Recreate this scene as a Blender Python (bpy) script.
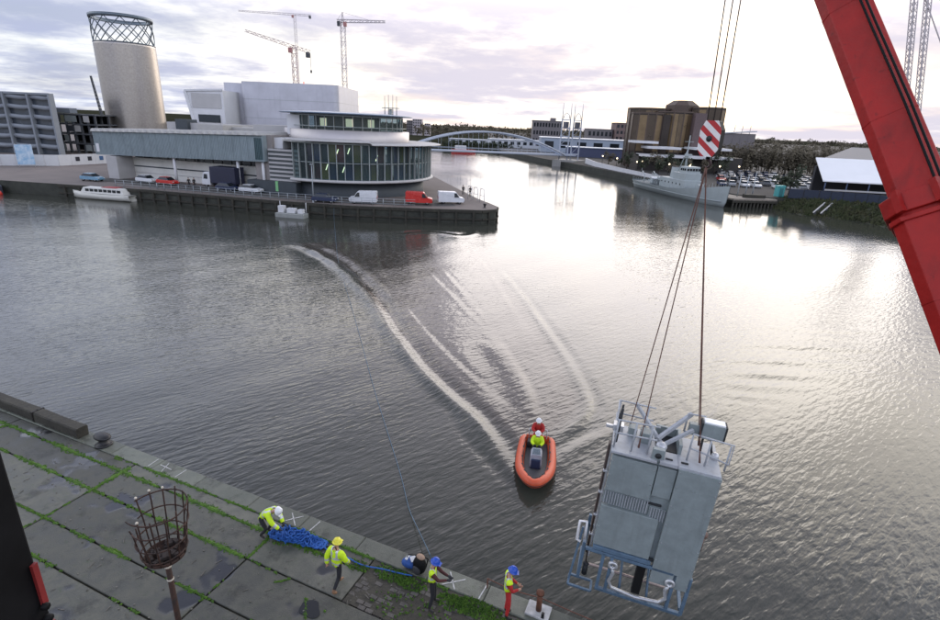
import bpy, bmesh, math, random
import numpy as np
from mathutils import Vector, Matrix
R_ = math.radians
rng = random.Random(7)
scene = bpy.context.scene
for o in list(bpy.data.objects):
    bpy.data.objects.remove(o)
COL = scene.collection

# ------------------------------------------------------------------ camera
CAM_H, PITCH, ROLL = 14.0, R_(19.4), R_(2.5)
cam_d = bpy.data.cameras.new('camera'); cam = bpy.data.objects.new('camera', cam_d); COL.objects.link(cam)
cam_d.sensor_width = 36.0; cam_d.lens = 20.0; cam_d.clip_start = 0.1; cam_d.clip_end = 20000
_f = Vector((0, math.cos(PITCH), -math.sin(PITCH))); _u = Vector((0, math.sin(PITCH), math.cos(PITCH))); _r = Vector((1, 0, 0))
_R = _r * math.cos(ROLL) + _u * math.sin(ROLL); _U = -_r * math.sin(ROLL) + _u * math.cos(ROLL)
cam.matrix_world = Matrix(((_R.x, _U.x, -_f.x, 0), (_R.y, _U.y, -_f.y, 0), (_R.z, _U.z, -_f.z, CAM_H), (0, 0, 0, 1)))
scene.camera = cam

# ------------------------------------------------------------------ sky and sun
SUN_AZ, SUN_EL = R_(19), R_(14)          # azimuth clockwise from +Y
SUN_DIR = Vector((math.sin(SUN_AZ) * math.cos(SUN_EL), math.cos(SUN_AZ) * math.cos(SUN_EL), math.sin(SUN_EL)))
world = bpy.data.worlds.new('World'); scene.world = world; world.use_nodes = True
nt = world.node_tree; nt.nodes.clear()
def wn(t, **k):
    n = nt.nodes.new(t)
    for a, b in k.items(): setattr(n, a, b)
    return n
def wmath(op, a, b=None, clamp=False):
    n = wn('ShaderNodeMath', operation=op, use_clamp=clamp)
    for i, v in enumerate((a, b)):
        if v is None: continue
        if isinstance(v, (int, float)): n.inputs[i].default_value = v
        else: nt.links.new(v, n.inputs[i])
    return n.outputs[0]
def wmix(f, a, b):
    n = wn('ShaderNodeMix', data_type='RGBA')
    for s, v in ((n.inputs[0], f), (n.inputs[6], a), (n.inputs[7], b)):
        if isinstance(v, (int, float)): s.default_value = v
        elif isinstance(v, tuple): s.default_value = (*v, 1)
        else: nt.links.new(v, s)
    return n.outputs[2]
def wramp(v, a, b):
    n = wn('ShaderNodeMapRange', interpolation_type='SMOOTHSTEP', clamp=True)
    nt.links.new(v, n.inputs[0]); n.inputs[1].default_value = a; n.inputs[2].default_value = b
    return n.outputs[0]
sky = wn('ShaderNodeTexSky', sky_type='NISHITA', sun_disc=False, sun_elevation=SUN_EL, sun_rotation=SUN_AZ, altitude=0, air_density=1.0, dust_density=2.0, ozone_density=1.5)
tc = wn('ShaderNodeTexCoord'); sep = wn('ShaderNodeSeparateXYZ'); nt.links.new(tc.outputs['Generated'], sep.inputs[0])
zc = wmath('MAXIMUM', sep.outputs[2], 0.0)
den = wmath('ADD', zc, 0.10)
px = wmath('DIVIDE', sep.outputs[0], den); py = wmath('DIVIDE', sep.outputs[1], den)
comb = wn('ShaderNodeCombineXYZ'); nt.links.new(px, comb.inputs[0]); nt.links.new(py, comb.inputs[1])
def wnoise(scale, detail, rough, off):
    mp = wn('ShaderNodeMapping'); mp.inputs['Location'].default_value = off; nt.links.new(comb.outputs[0], mp.inputs['Vector'])
    n = wn('ShaderNodeTexNoise'); n.inputs['Scale'].default_value = scale; n.inputs['Detail'].default_value = detail; n.inputs['Roughness'].default_value = rough
    nt.links.new(mp.outputs[0], n.inputs['Vector']); return n.outputs['Fac']
n1 = wnoise(0.42, 7, 0.55, (3.1, 1.7, 0)); n2 = wnoise(0.6, 7, 0.62, (7.7, 8.4, 3.0))
cover = wmath('ADD', wmath('MULTIPLY', wramp(n1, 0.36, 0.56), 0.2), 0.8)                       # how much of the blue is veiled
dark = wmath('MULTIPLY', wramp(n2, 0.37, 0.58), 1.0)                         # the grey bellies of the clouds
dot = wn('ShaderNodeVectorMath', operation='DOT_PRODUCT'); nt.links.new(tc.outputs['Generated'], dot.inputs[0]); dot.inputs[1].default_value = SUN_DIR
glow = wramp(dot.outputs['Value'], 0.55, 0.99)     # cloud brightens towards the hidden sun
lit = wmix(glow, (9.0, 9.2, 9.2), (12.2, 11.1, 9.8))
belly = wmix(glow, (4.0, 4.4, 6.0), (6.4, 6.0, 6.8))
cloud0 = wmix(dark, lit, belly)
rise = wmath('SUBTRACT', wmath('ADD', wmath('MULTIPLY', wramp(zc, 0.12, 0.40), 1.75), 0.98), wmath('MULTIPLY', wramp(zc, 0.48, 0.95), 1.75))      # thin bright veil at mid height, heavier cloud overhead
vm = wn('ShaderNodeVectorMath', operation='SCALE'); nt.links.new(cloud0, vm.inputs[0]); nt.links.new(rise, vm.inputs['Scale']); cloud = vm.outputs[0]
cover = wmath('SUBTRACT', cover, wmath('MULTIPLY', wramp(zc, 0.3, 0.9), 0.45))
base = wmix(cover, sky.outputs[0], cloud)
bg = wn('ShaderNodeBackground'); bg.inputs['Strength'].default_value = 0.1
wo = wn('ShaderNodeOutputWorld'); nt.links.new(base, bg.inputs['Color']); nt.links.new(bg.outputs[0], wo.inputs['Surface'])
sun_d = bpy.data.lights.new('sun', 'SUN'); sun_d.energy = 0.7; sun_d.angle = R_(42); sun_d.color = (1.0, 0.93, 0.84)
sun = bpy.data.objects.new('sun', sun_d); COL.objects.link(sun); sun.rotation_euler = (-SUN_DIR).to_track_quat('-Z', 'Y').to_euler()

vs = scene.view_settings; vs.view_transform = 'Standard'; vs.look = 'None'; vs.exposure = 0.38; vs.gamma = 1.0; vs.use_curve_mapping = False
scene.cycles.use_denoising = True
scene.cycles.max_bounces = 6; scene.cycles.caustics_reflective = False; scene.cycles.caustics_refractive = False

# ------------------------------------------------------------------ materials
MATS = {}
def mat(name, col=(.5, .5, .5), rough=.6, metal=0.0, var=.12, vscale=2.0, bump=0.0, bscale=20.0, emit=None, spec=.5, col2=None, stretch=(1, 1, 1), streak=0.0, scol=(.03, .025, .02), sscale=1.0):
    """Procedural material: base colour broken up by two octaves of noise, optional second colour, fine bump."""
    if name in MATS: return MATS[name]
    m = bpy.data.materials.new(name); m.use_nodes = True; t = m.node_tree; b = t.nodes['Principled BSDF']
    b.inputs['Roughness'].default_value = rough; b.inputs['Metallic'].default_value = metal; b.inputs['Specular IOR Level'].default_value = spec
    tcn = t.nodes.new('ShaderNodeTexCoord'); mp = t.nodes.new('ShaderNodeMapping'); mp.inputs['Scale'].default_value = stretch
    t.links.new(tcn.outputs['Object'], mp.inputs['Vector'])
    n = t.nodes.new('ShaderNodeTexNoise'); n.inputs['Scale'].default_value = vscale; n.inputs['Detail'].default_value = 6; n.inputs['Roughness'].default_value = .65
    t.links.new(mp.outputs[0], n.inputs['Vector'])
    r = t.nodes.new('ShaderNodeMapRange'); r.inputs[1].default_value = .3; r.inputs[2].default_value = .7; t.links.new(n.outputs['Fac'], r.inputs[0])
    x = t.nodes.new('ShaderNodeMix'); x.data_type = 'RGBA'; t.links.new(r.outputs[0], x.inputs[0])
    c2 = col2 if col2 else tuple(min(1, c * (1 + var)) for c in col)
    c1 = col if col2 else tuple(c * (1 - var) for c in col)
    x.inputs[6].default_value = (*c1, 1); x.inputs[7].default_value = (*c2, 1)
    oc = x.outputs[2]
    if streak:      # grime: runs down the surface plus small chips
        for sc_, st_, lo_, hi_, am in ((2.2 * sscale, (2.6, 2.6, .22), .55, .78, streak), (9.0 * sscale, (1, 1, 1), .66, .72, streak * .9), (.7 * sscale, (1, 1, 1), .5, .8, streak * .5)):
            m2 = t.nodes.new('ShaderNodeMapping'); m2.inputs['Scale'].default_value = st_; t.links.new(tcn.outputs['Object'], m2.inputs['Vector'])
            n2_ = t.nodes.new('ShaderNodeTexNoise'); n2_.inputs['Scale'].default_value = sc_; n2_.inputs['Detail'].default_value = 5; t.links.new(m2.outputs[0], n2_.inputs['Vector'])
            r2__ = t.nodes.new('ShaderNodeMapRange'); r2__.inputs[1].default_value = lo_; r2__.inputs[2].default_value = hi_; r2__.inputs[4].default_value = am; t.links.new(n2_.outputs['Fac'], r2__.inputs[0])
            x2 = t.nodes.new('ShaderNodeMix'); x2.data_type = 'RGBA'; t.links.new(r2__.outputs[0], x2.inputs[0]); t.links.new(oc, x2.inputs[6]); x2.inputs[7].default_value = (*scol, 1); oc = x2.outputs[2]
    t.links.new(oc, b.inputs['Base Color'])
    rr = t.nodes.new('ShaderNodeMapRange'); rr.inputs[3].default_value = max(.02, rough - .1); rr.inputs[4].default_value = min(1, rough + .1); t.links.new(n.outputs['Fac'], rr.inputs[0]); t.links.new(rr.outputs[0], b.inputs['Roughness'])
    if bump:
        bn = t.nodes.new('ShaderNodeTexNoise'); bn.inputs['Scale'].default_value = bscale; bn.inputs['Detail'].default_value = 5
        t.links.new(mp.outputs[0], bn.inputs['Vector']); bu = t.nodes.new('ShaderNodeBump'); bu.inputs['Strength'].default_value = bump; bu.inputs['Distance'].default_value = .05
        t.links.new(bn.outputs['Fac'], bu.inputs['Height']); t.links.new(bu.outputs[0], b.inputs['Normal'])
    if emit:
        b.inputs['Emission Color'].default_value = (*emit[:3], 1); b.inputs['Emission Strength'].default_value = emit[3]
    MATS[name] = m; return m
def glass_mat(name, col, trans=.45, rough=.04):
    """Tinted window glass: glossy coat over a tinted see-through sheet."""
    if name in MATS: return MATS[name]
    m = bpy.data.materials.new(name); m.use_nodes = True; t = m.node_tree; t.nodes.clear()
    out = t.nodes.new('ShaderNodeOutputMaterial'); tr = t.nodes.new('ShaderNodeBsdfTransparent'); tr.inputs[0].default_value = (*col, 1)
    gl = t.nodes.new('ShaderNodeBsdfPrincipled'); gl.inputs['Base Color'].default_value = (*[c * .18 for c in col], 1); gl.inputs['Roughness'].default_value = rough; gl.inputs['IOR'].default_value = 1.6
    mx = t.nodes.new('ShaderNodeMixShader'); mx.inputs[0].default_value = 1 - trans
    t.links.new(tr.outputs[0], mx.inputs[1]); t.links.new(gl.outputs[0], mx.inputs[2]); t.links.new(mx.outputs[0], out.inputs['Surface'])
    MATS[name] = m; return m

# ------------------------------------------------------------------ mesh building
INV = {}
def tag(o, label=None, cat=None, group=None, kind=None):
    if label: o['label'] = label
    if cat: o['category'] = cat
    if group: o['group'] = group
    if kind: o['kind'] = kind
    return o
def thing(name, label, cat, loc=(0, 0, 0), rz=0.0, group=None, rot=None):
    o = bpy.data.objects.new(name, None); COL.objects.link(o); o.empty_display_size = .2
    o.location = loc; o.rotation_euler = rot if rot else (0, 0, rz)
    m = Matrix.Translation(loc) @ (rot.to_matrix().to_4x4() if rot else Matrix.Rotation(rz, 4, 'Z'))
    INV[o.name] = m.inverted()
    return tag(o, label, cat, group)
class MB:
    """Collects shapes; build() links them as one mesh object."""
    def __init__(s): s.v = []; s.f = []; s.mi = []; s.sm = []; s.cm = 0
    def add(s, vs_, fs, smooth=False):
        o = len(s.v); s.v += [tuple(p) for p in vs_]
        for f in fs: s.f.append(tuple(i + o for i in f)); s.mi.append(s.cm); s.sm.append(smooth)
        return s
    def box(s, c, d, rz=0.0, rot=None, taper=1.0):
        x, y, z = d[0] / 2, d[1] / 2, d[2] / 2
        M_ = rot if rot is not None else Matrix.Rotation(rz, 3, 'Z'); c = Vector(c)
        P = [(-x, -y, -z), (x, -y, -z), (x, y, -z), (-x, y, -z), (-x * taper, -y * taper, z), (x * taper, -y * taper, z), (x * taper, y * taper, z), (-x * taper, y * taper, z)]
        return s.add([c + M_ @ Vector(p) for p in P], [(3, 2, 1, 0), (4, 5, 6, 7), (0, 1, 5, 4), (1, 2, 6, 5), (2, 3, 7, 6), (3, 0, 4, 7)])
    def bar(s, a, b, w, h=None, up=(0, 0, 1)):
        a, b = Vector(a), Vector(b); h = h or w; d = b - a; L = d.length
        if L < 1e-6: return s
        d /= L; up = Vector(up)
        if abs(d.dot(up)) > .98: up = Vector((1, 0, 0)) if abs(d.x) < .9 else Vector((0, 1, 0))
        sx = d.cross(up).normalized(); sz = sx.cross(d)
        q = [sx * -w / 2 + sz * -h / 2, sx * w / 2 + sz * -h / 2, sx * w / 2 + sz * h / 2, sx * -w / 2 + sz * h / 2]
        return s.add([a + k for k in q] + [b + k for k in q], [(3, 2, 1, 0), (4, 5, 6, 7), (0, 1, 5, 4), (1, 2, 6, 5), (2, 3, 7, 6), (3, 0, 4, 7)])
    def tube(s, pts, r, n=6, cap=True, smooth=True):
        pts = [Vector(p) for p in pts]; N = len(pts)
        rr = r if isinstance(r, (list, tuple)) else [r] * N
        prev = None; ring = []
        for i, p in enumerate(pts):
            t = (pts[min(i + 1, N - 1)] - pts[max(i - 1, 0)])
            t = t.normalized() if t.length > 1e-9 else Vector((0, 0, 1))
            if prev is None:
                a = Vector((0, 0, 1)) if abs(t.z) < .9 else Vector((1, 0, 0)); nx = t.cross(a).normalized()
            else:
                nx = prev - t * prev.dot(t); nx = nx.normalized() if nx.length > 1e-6 else t.orthogonal().normalized()
            prev = nx; ny = t.cross(nx)
            ring += [p + (nx * math.cos(2 * math.pi * k / n) + ny * math.sin(2 * math.pi * k / n)) * rr[i] for k in range(n)]
        F = []
        for i in range(N - 1):
            for k in range(n):
                F.append((i * n + k, i * n + (k + 1) % n, (i + 1) * n + (k + 1) % n, (i + 1) * n + k))
        if cap: F += [tuple(range(n - 1, -1, -1)), tuple(range((N - 1) * n, N * n))]
        return s.add(ring, F, smooth)
    def prism(s, poly, z0, z1, smooth=False):
        n = len(poly); V = [(p[0], p[1], z0) for p in poly] + [(p[0], p[1], z1) for p in poly]
        return s.add(V, [tuple(range(n - 1, -1, -1)), tuple(range(n, 2 * n))] + [(i, (i + 1) % n, n + (i + 1) % n, n + i) for i in range(n)])
    def extrude(s, prof, y0, y1, fn=None):
        """profile in (x,z) pushed along y"""
        n = len(prof); V = [(p[0], y0, p[1]) for p in prof] + [(p[0], y1, p[1]) for p in prof]
        if fn: V = [fn(Vector(p)) for p in V]
        return s.add(V, [tuple(range(n)), tuple(range(2 * n - 1, n - 1, -1))] + [(i, n + i, n + (i + 1) % n, (i + 1) % n) for i in range(n)])
    def lathe(s, prof, c=(0, 0, 0), n=24, a0=0.0, a1=2 * math.pi, smooth=True, rot=None):
        full = abs(a1 - a0 - 2 * math.pi) < 1e-6; k = n if full else n + 1; c = Vector(c); V = []
        for i in range(k):
            a = a0 + (a1 - a0) * i / n
            for r, z in prof:
                p = Vector((r * math.cos(a), r * math.sin(a), z)); V.append(c + (rot @ p if rot is not None else p))
        m = len(prof); F = []
        for i in range(n):
            j = (i + 1) % k
            for q in range(m - 1): F.append((i * m + q, j * m + q, j * m + q + 1, i * m + q + 1))
        return s.add(V, F, smooth)
    def quad(s, a, b, c, d): return s.add([a, b, c, d], [(0, 1, 2, 3)])
    def ball(s, c, r, n=10, m=7, scale=(1, 1, 1)):
        V = [(0, 0, -1)]; F = []
        for j in range(1, m):
            t = math.pi * j / m - math.pi / 2
            V += [(math.cos(t) * math.cos(2 * math.pi * i / n), math.cos(t) * math.sin(2 * math.pi * i / n), math.sin(t)) for i in range(n)]
        V.append((0, 0, 1)); T = len(V) - 1
        for i in range(n):
            F.append((0, 1 + (i + 1) % n, 1 + i)); F.append((T, 1 + (m - 2) * n + i, 1 + (m - 2) * n + (i + 1) % n))
            for j in range(m - 2): F.append((1 + j * n + i, 1 + j * n + (i + 1) % n, 1 + (j + 1) * n + (i + 1) % n, 1 + (j + 1) * n + i))
        return s.add([Vector((p[0] * scale[0], p[1] * scale[1], p[2] * scale[2])) * r + Vector(c) for p in V], F, True)
    def build(s, name, material, parent=None, world=True, bevel=0.0):
        me = bpy.data.meshes.new(name); V = s.v
        if parent is not None and world:
            root = parent
            while root.parent: root = root.parent
            iv = INV.get(root.name)
            if iv is not None: V = [tuple(iv @ Vector(p)) for p in V]
        me.from_pydata(V, [], s.f)
        ms = material if isinstance(material, (list, tuple)) else [material]
        for q in ms: me.materials.append(q)
        me.polygons.foreach_set('material_index', s.mi); me.polygons.foreach_set('use_smooth', s.sm); me.update()
        o = bpy.data.objects.new(name, me); COL.objects.link(o)
        if parent is not None: o.parent = parent
        if bevel:
            bv = o.modifiers.new('bevel', 'BEVEL'); bv.width = bevel; bv.segments = 2; bv.limit_method = 'ANGLE'
        return o
def share(src, name, parent, loc=(0, 0, 0), rz=0.0, scl=None):
    """another object on the same mesh"""
    o = bpy.data.objects.new(name, src.data); COL.objects.link(o); o.parent = parent; o.location = loc; o.rotation_euler = (0, 0, rz)
    if scl: o.scale = scl
    return o
def copy_tree(o, parent=None):
    c = o.copy(); COL.objects.link(c); c.parent = parent
    if o.name in INV: INV[c.name] = INV[o.name]
    for ch in o.children: copy_tree(ch, c)
    return c
def fbm(seed, x, y): 
    v = 0; a = .5; f = 1
    for k in range(4):
        v += a * math.sin(x * f * 1.7 + seed * 3.1 + 1.3 * math.sin(y * f * 1.3 + seed)) * math.cos(y * f * 1.9 + seed * 1.7 + 1.1 * math.sin(x * f * .9)); a *= .5; f *= 2.1
    return v
# ------------------------------------------------------------------ water, with the dinghy's wake as real relief
WAKE = [  # polyline (x, y), crest height, width, foam
    ([(-22.5, 60.8), (-20.1, 59.6), (-16.7, 55.7), (-13.5, 51.1), (-10.6, 45.5), (-8.4, 41.4), (-6.2, 35.6), (-4.5, 31.8), (-2.8, 28.2), (-1.2, 25.5), (.2, 23.6), (1.2, 21.4), (2.1, 19.3), (2.45, 18.5)], .27, .62, .0),
    ([(-6.3, 56.2), (-4.1, 49.6), (-.8, 40.9), (2.1, 32.8), (3.6, 26.5), (3.4, 22.8)], .016, .22, 0),
    ([(-5.9, 41.5), (-2.7, 33.2), (-.4, 28.7), (1.8, 25.2), (3.1, 22.8)], .018, .22, 0),
    ([(-.4, 64.2), (1.9, 50.6), (3.3, 40.2), (4.1, 33.1), (4.7, 28.5)], .014, .22, 0),
    ([(2.9, 52.7), (4.7, 43.), (5.6, 36.), (6.2, 32.4), (6.6, 28.1), (6.7, 25.4), (6.1, 23.7), (5.1, 22.3), (4.3, 21.6)], .06, .28, 0),
    ([(2.4, 18.2), (1.9, 19.2), (1.4, 20.0), (.6, 21.2), (0., 22.4), (-.6, 24.5)], .045, .2, .5),
    ([(3.7, 19.0), (4.8, 20.6), (6.2, 21.8), (8., 23.0)], .045, .3, .25),
    ([(3.2, 22.4), (3.3, 24.5), (2.9, 28.0), (1.6, 33.)], .05, .6, .35),
    ([(-3.5, 53), (-.9, 45), (1.4, 36.5), (3.0, 29.5), (3.7, 24.5)], .014, .2, 0),
    ([(.5, 58), (2.6, 46), (4.0, 37.5), (4.9, 31.5), (5.0, 26.5)], .014, .2, 0),
    ([(-8.5, 47), (-4.9, 38.5), (-2.0, 32.2), (.3, 27.5), (2.3, 23.6)], .014, .2, 0),
    ([(32.7, 46.9), (31.3, 41.8), (24.1, 35.3), (18.4, 29.9), (15.8, 27.), (11.9, 23.)], .06, .28, 0),
    ([(-9.7, 68.4), (-6., 71.4), (-.4, 68.5), (.9, 76.)], .07, .6, 0),
]
WAKE_AREA = [(-22, 61), (-12, 49), (-6.2, 35.6), (-2.8, 28.2), (.2, 24), (2.6, 20.6), (4.2, 21.2), (6.1, 23.7), (6.7, 25.4), (6.2, 32.4), (4.7, 43), (2.9, 52.7), (-1, 66), (-8, 66)]
def axis(lo, hi, step, far_lo, far_hi):
    a = list(np.arange(lo, hi + step / 2, step)); s = step; x = lo
    while x > far_lo: s = min(s * 1.35, 400); x -= s; a.insert(0, x)
    s = step; x = hi
    while x < far_hi: s = min(s * 1.35, 400); x += s; a.append(x)
    return np.array(a)
gx = axis(-26, 13, .2, -2500, 2500); gy = axis(14, 72, .25, -40, 345)
GX, GY = np.meshgrid(gx, gy); hz = np.zeros_like(GX); foam = np.zeros_like(GX)
def polydist(P, X, Y):
    best = np.full(X.shape, 1e9); sgn = np.zeros(X.shape); par = np.zeros(X.shape); L = 0; tot = sum(math.dist(P[i], P[i + 1]) for i in range(len(P) - 1))
    for (x0, y0), (x1, y1) in zip(P[:-1], P[1:]):
        dx, dy = x1 - x0, y1 - y0; l2 = dx * dx + dy * dy; l = math.sqrt(l2)
        t = np.clip(((X - x0) * dx + (Y - y0) * dy) / l2, 0, 1); ex, ey = X - x0 - t * dx, Y - y0 - t * dy; d = np.hypot(ex, ey)
        k = d < best; best = np.where(k, d, best); sgn = np.where(k, np.sign(dx * ey - dy * ex), sgn); par = np.where(k, (L + t * l) / tot, par); L += l
    return best, sgn, par
def smooth_poly(P, it=2):
    for _ in range(it):
        Q = [P[0]]
        for a, b in zip(P[:-1], P[1:]): Q += [(a[0] * .75 + b[0] * .25, a[1] * .75 + b[1] * .25), (a[0] * .25 + b[0] * .75, a[1] * .25 + b[1] * .75)]
        P = Q + [P[-1]]
    return P
for P, amp, w0, fo in WAKE:
    w = w0
    d, sg, t = polydist(smooth_poly(P), GX, GY); dd = d * sg
    fade = np.clip(t * 8, 0, 1) * np.clip((1 - t) * 14, .25, 1); wob = 1 + .2 * np.sin(GX * .7 + GY * .45) + .12 * np.sin(GX * 1.3 - GY * .8)
    if amp > .2: w = w * (1.15 - .6 * t)
    hz += amp * fade * wob * (w / w0) * (np.exp(-(dd / w) ** 2) - .55 * np.exp(-((dd - 1.9 * w) / (1.2 * w)) ** 2) + .15 * np.exp(-((dd - 3.7 * w) / w) ** 2))
    if fo: foam = np.maximum(foam, fo * fade * np.exp(-(d / (w * .55)) ** 2))
# inside of the V: churned, flattened water with low chop
inside = np.zeros(GX.shape, bool); P = WAKE_AREA
for i in range(len(P)):
    (x0, y0), (x1, y1) = P[i], P[(i + 1) % len(P)]
    c = ((y0 > GY) != (y1 > GY)) & (GX < (x1 - x0) * (GY - y0) / (y1 - y0 + 1e-12) + x0); inside ^= c
dE, _, _ = polydist(P + [P[0]], GX, GY); churn = np.where(inside, np.clip(dE / .8, 0, 1), 0)
hz += churn * (0.0 * np.sin(GX * 3.1 + 1.2 * np.sin(GY * .9)) * np.sin(GY * 1.7 + .8 * np.sin(GX * 1.3)))
hz += .012 * np.sin(GX * .9 - GY * .8) * np.exp(-((GY - 30) / 60) ** 2)
ny_, nx_ = GX.shape
idx = np.arange(nx_ * ny_).reshape(ny_, nx_)
F = np.stack([idx[:-1, :-1], idx[:-1, 1:], idx[1:, 1:], idx[1:, :-1]], -1).reshape(-1, 4)
me = bpy.data.meshes.new('water'); me.from_pydata(np.stack([GX, GY, hz], -1).reshape(-1, 3).tolist(), [], F.tolist())
for nm, arr in (('foam', foam), ('churn', churn)):
    at_ = me.attributes.new(nm, 'FLOAT', 'POINT'); at_.data.foreach_set('value', arr.reshape(-1).astype(np.float32))
me.polygons.foreach_set('use_smooth', [True] * len(me.polygons))
water = bpy.data.objects.new('water', me); COL.objects.link(water); tag(water, 'grey dock water with ripples and the wake of the orange dinghy', kind='structure')
m = bpy.data.materials.new('water'); m.use_nodes = True; t = m.node_tree; b = t.nodes['Principled BSDF']
def N(ty, **k):
    n = t.nodes.new(ty)
    for a, c in k.items(): setattr(n, a, c)
    return n
def mth(op, a, c=0.0):
    n = N('ShaderNodeMath', operation=op)
    for i, v in enumerate((a, c)):
        if isinstance(v, (int, float)): n.inputs[i].default_value = v
        else: t.links.new(v, n.inputs[i])
    return n.outputs[0]
tcn = N('ShaderNodeTexCoord')
def rip(scale, rotz, stretch, detail, dist=0.0):
    mp = N('ShaderNodeMapping'); mp.inputs['Rotation'].default_value = (0, 0, rotz); mp.inputs['Scale'].default_value = stretch
    vt = N('ShaderNodeMapping'); vt.inputs['Rotation'].default_value = (0, 0, rotz); t.links.new(tcn.outputs['Object'], vt.inputs['Vector'])
    mp.inputs['Rotation'].default_value = (0, 0, 0); t.links.new(vt.outputs[0], mp.inputs['Vector'])
    n = N('ShaderNodeTexNoise'); n.inputs['Scale'].default_value = scale; n.inputs['Detail'].default_value = detail; n.inputs['Roughness'].default_value = .5; n.inputs['Distortion'].default_value = dist
    t.links.new(mp.outputs[0], n.inputs['Vector']); return n.outputs['Fac']
r1 = rip(4.0, R_(-38), (.30, 1, 1), 2.0, .25)         # wind ripples, long crests
r2 = rip(.55, R_(-25), (.35, 1, 1), 2.0, .2)          # lazy swell
r3 = rip(5.0, R_(-50), (.5, 1, 1), 2.0, .2)
patch = rip(.06, 0, (1, 1, 1), 3.0)                  # cat's-paws: rougher and smoother patches
at1 = N('ShaderNodeAttribute', attribute_name='churn'); at2 = N('ShaderNodeAttribute', attribute_name='foam')
pm = N('ShaderNodeMapRange'); pm.inputs[1].default_value = .35; pm.inputs[2].default_value = .65; pm.inputs[3].default_value = .55; pm.inputs[4].default_value = 1.25; t.links.new(patch, pm.inputs[0])
calm = mth('SUBTRACT', 1.0, mth('MULTIPLY', at1.outputs['Fac'], .0))
hsum = mth('ADD', mth('ADD', mth('MULTIPLY', r1, .044), mth('MULTIPLY', r2, .03)), mth('MULTIPLY', r3, .010))
spy = N('ShaderNodeSeparateXYZ'); t.links.new(tcn.outputs['Object'], spy.inputs[0])
lee = N('ShaderNodeMapRange', interpolation_type='SMOOTHSTEP'); lee.inputs[1].default_value = 34; lee.inputs[2].default_value = 74; lee.inputs[3].default_value = 1.0; lee.inputs[4].default_value = .38; t.links.new(spy.outputs[1], lee.inputs[0])   # sheltered water in the lee of the far quay
hh = mth('MULTIPLY', mth('MULTIPLY', mth('MULTIPLY', hsum, pm.outputs[0]), calm), lee.outputs[0])
bu = N('ShaderNodeBump'); bu.inputs['Strength'].default_value = 1.0; bu.inputs['Distance'].default_value = 1.0; t.links.new(hh, bu.inputs['Height']); t.links.new(bu.outputs[0], b.inputs['Normal'])
fn = N('ShaderNodeTexNoise'); fn.inputs['Scale'].default_value = 5.5; fn.inputs['Detail'].default_value = 6; t.links.new(tcn.outputs['Object'], fn.inputs['Vector'])
fm = N('ShaderNodeMapRange'); fm.inputs[1].default_value = .62; fm.inputs[2].default_value = .85; t.links.new(mth('MULTIPLY', mth('ADD', fn.outputs['Fac'], .5), at2.outputs['Fac']), fm.inputs[0])
cm = N('ShaderNodeMix', data_type='RGBA'); cm.inputs[6].default_value = (.043, .045, .037, 1); cm.inputs[7].default_value = (.052, .044, .036, 1); t.links.new(at1.outputs['Fac'], cm.inputs[0])
cf = N('ShaderNodeMix', data_type='RGBA'); cf.inputs[7].default_value = (.75, .75, .75, 1); t.links.new(fm.outputs[0], cf.inputs[0]); t.links.new(cm.outputs[2], cf.inputs[6]); t.links.new(cf.outputs[2], b.inputs['Base Color'])
ro = N('ShaderNodeMapRange'); ro.inputs[3].default_value = .06; ro.inputs[4].default_value = .6; t.links.new(fm.outputs[0], ro.inputs[0]); t.links.new(ro.outputs[0], b.inputs['Roughness'])
b.inputs['IOR'].default_value = 1.4
me.materials.append(m)

# ------------------------------------------------------------------ banks
M_pave = mat('paving_far', (.15, .125, .115), .85, var=.2, vscale=.25, bump=.2, bscale=3)
M_stone = mat('quay_stone', (.038, .040, .032), .8, var=.45, vscale=.6, bump=.6, bscale=2.5)
M_land = mat('land', (.035, .036, .024), 1.0, var=.4, vscale=.02, spec=.0)
M_asph = mat('asphalt', (.055, .052, .05), .9, spec=.2, var=.2, vscale=.2)
M_weed = mat('wet_weed', (.012, .017, .012), .6, var=.4, vscale=1.2, bump=.6, bscale=3)
def bank(name, poly, z, mtop, label):
    a = MB(); a.prism(poly, -3, z); o = a.build(name, [mtop, M_stone]); o.data.polygons.foreach_set('material_index', [0 if abs(p.normal.z) > .5 else 1 for p in o.data.polygons]); return tag(o, label, kind='structure')
PIER = [(-81.5, 90.1), (-70, 88.6), (-53.6, 86.4), (-44, 84.0), (-31.7, 80.9), (-18.7, 78.8), (-6.7, 79.2), (1.2, 80.0), (3.2, 81.4), (3.7, 84.0), (1.9, 89.4), (.4, 93.5), (-3.0, 105.1), (-9.3, 127.5), (-13, 140), (-26, 190), (-75, 320)]
bank('promenade', [(-2400, 130), (-300, 100), (-110, 92)] + PIER + [(-180, 420), (-2400, 900)][0:1] + [(-2400, 500)], 2.0, M_pave, 'pinkish paved promenade of the far quay round the arts building')
RB = [(12.9, 303), (27.8, 238), (39.0, 200), (49.5, 152), (58.5, 119), (64.5, 113)]
bank('quayside', RB[:5] + [(66, 115), (86, 111), (130, 96), (2400, 96), (2400, 1500), (20, 1500)], 2.0, M_asph, 'dark asphalt quayside ground beyond the moored ship')
far = MB(); far.prism([(-2400, 421), (-170, 416), (-60, 336), (12, 306), (14, 338), (2400, 1600), (6000, 9000), (-6000, 9000)], -2, 1.9)
tag(far.build('ground', M_land), 'flat distant land reaching to the horizon', kind='structure')
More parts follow.
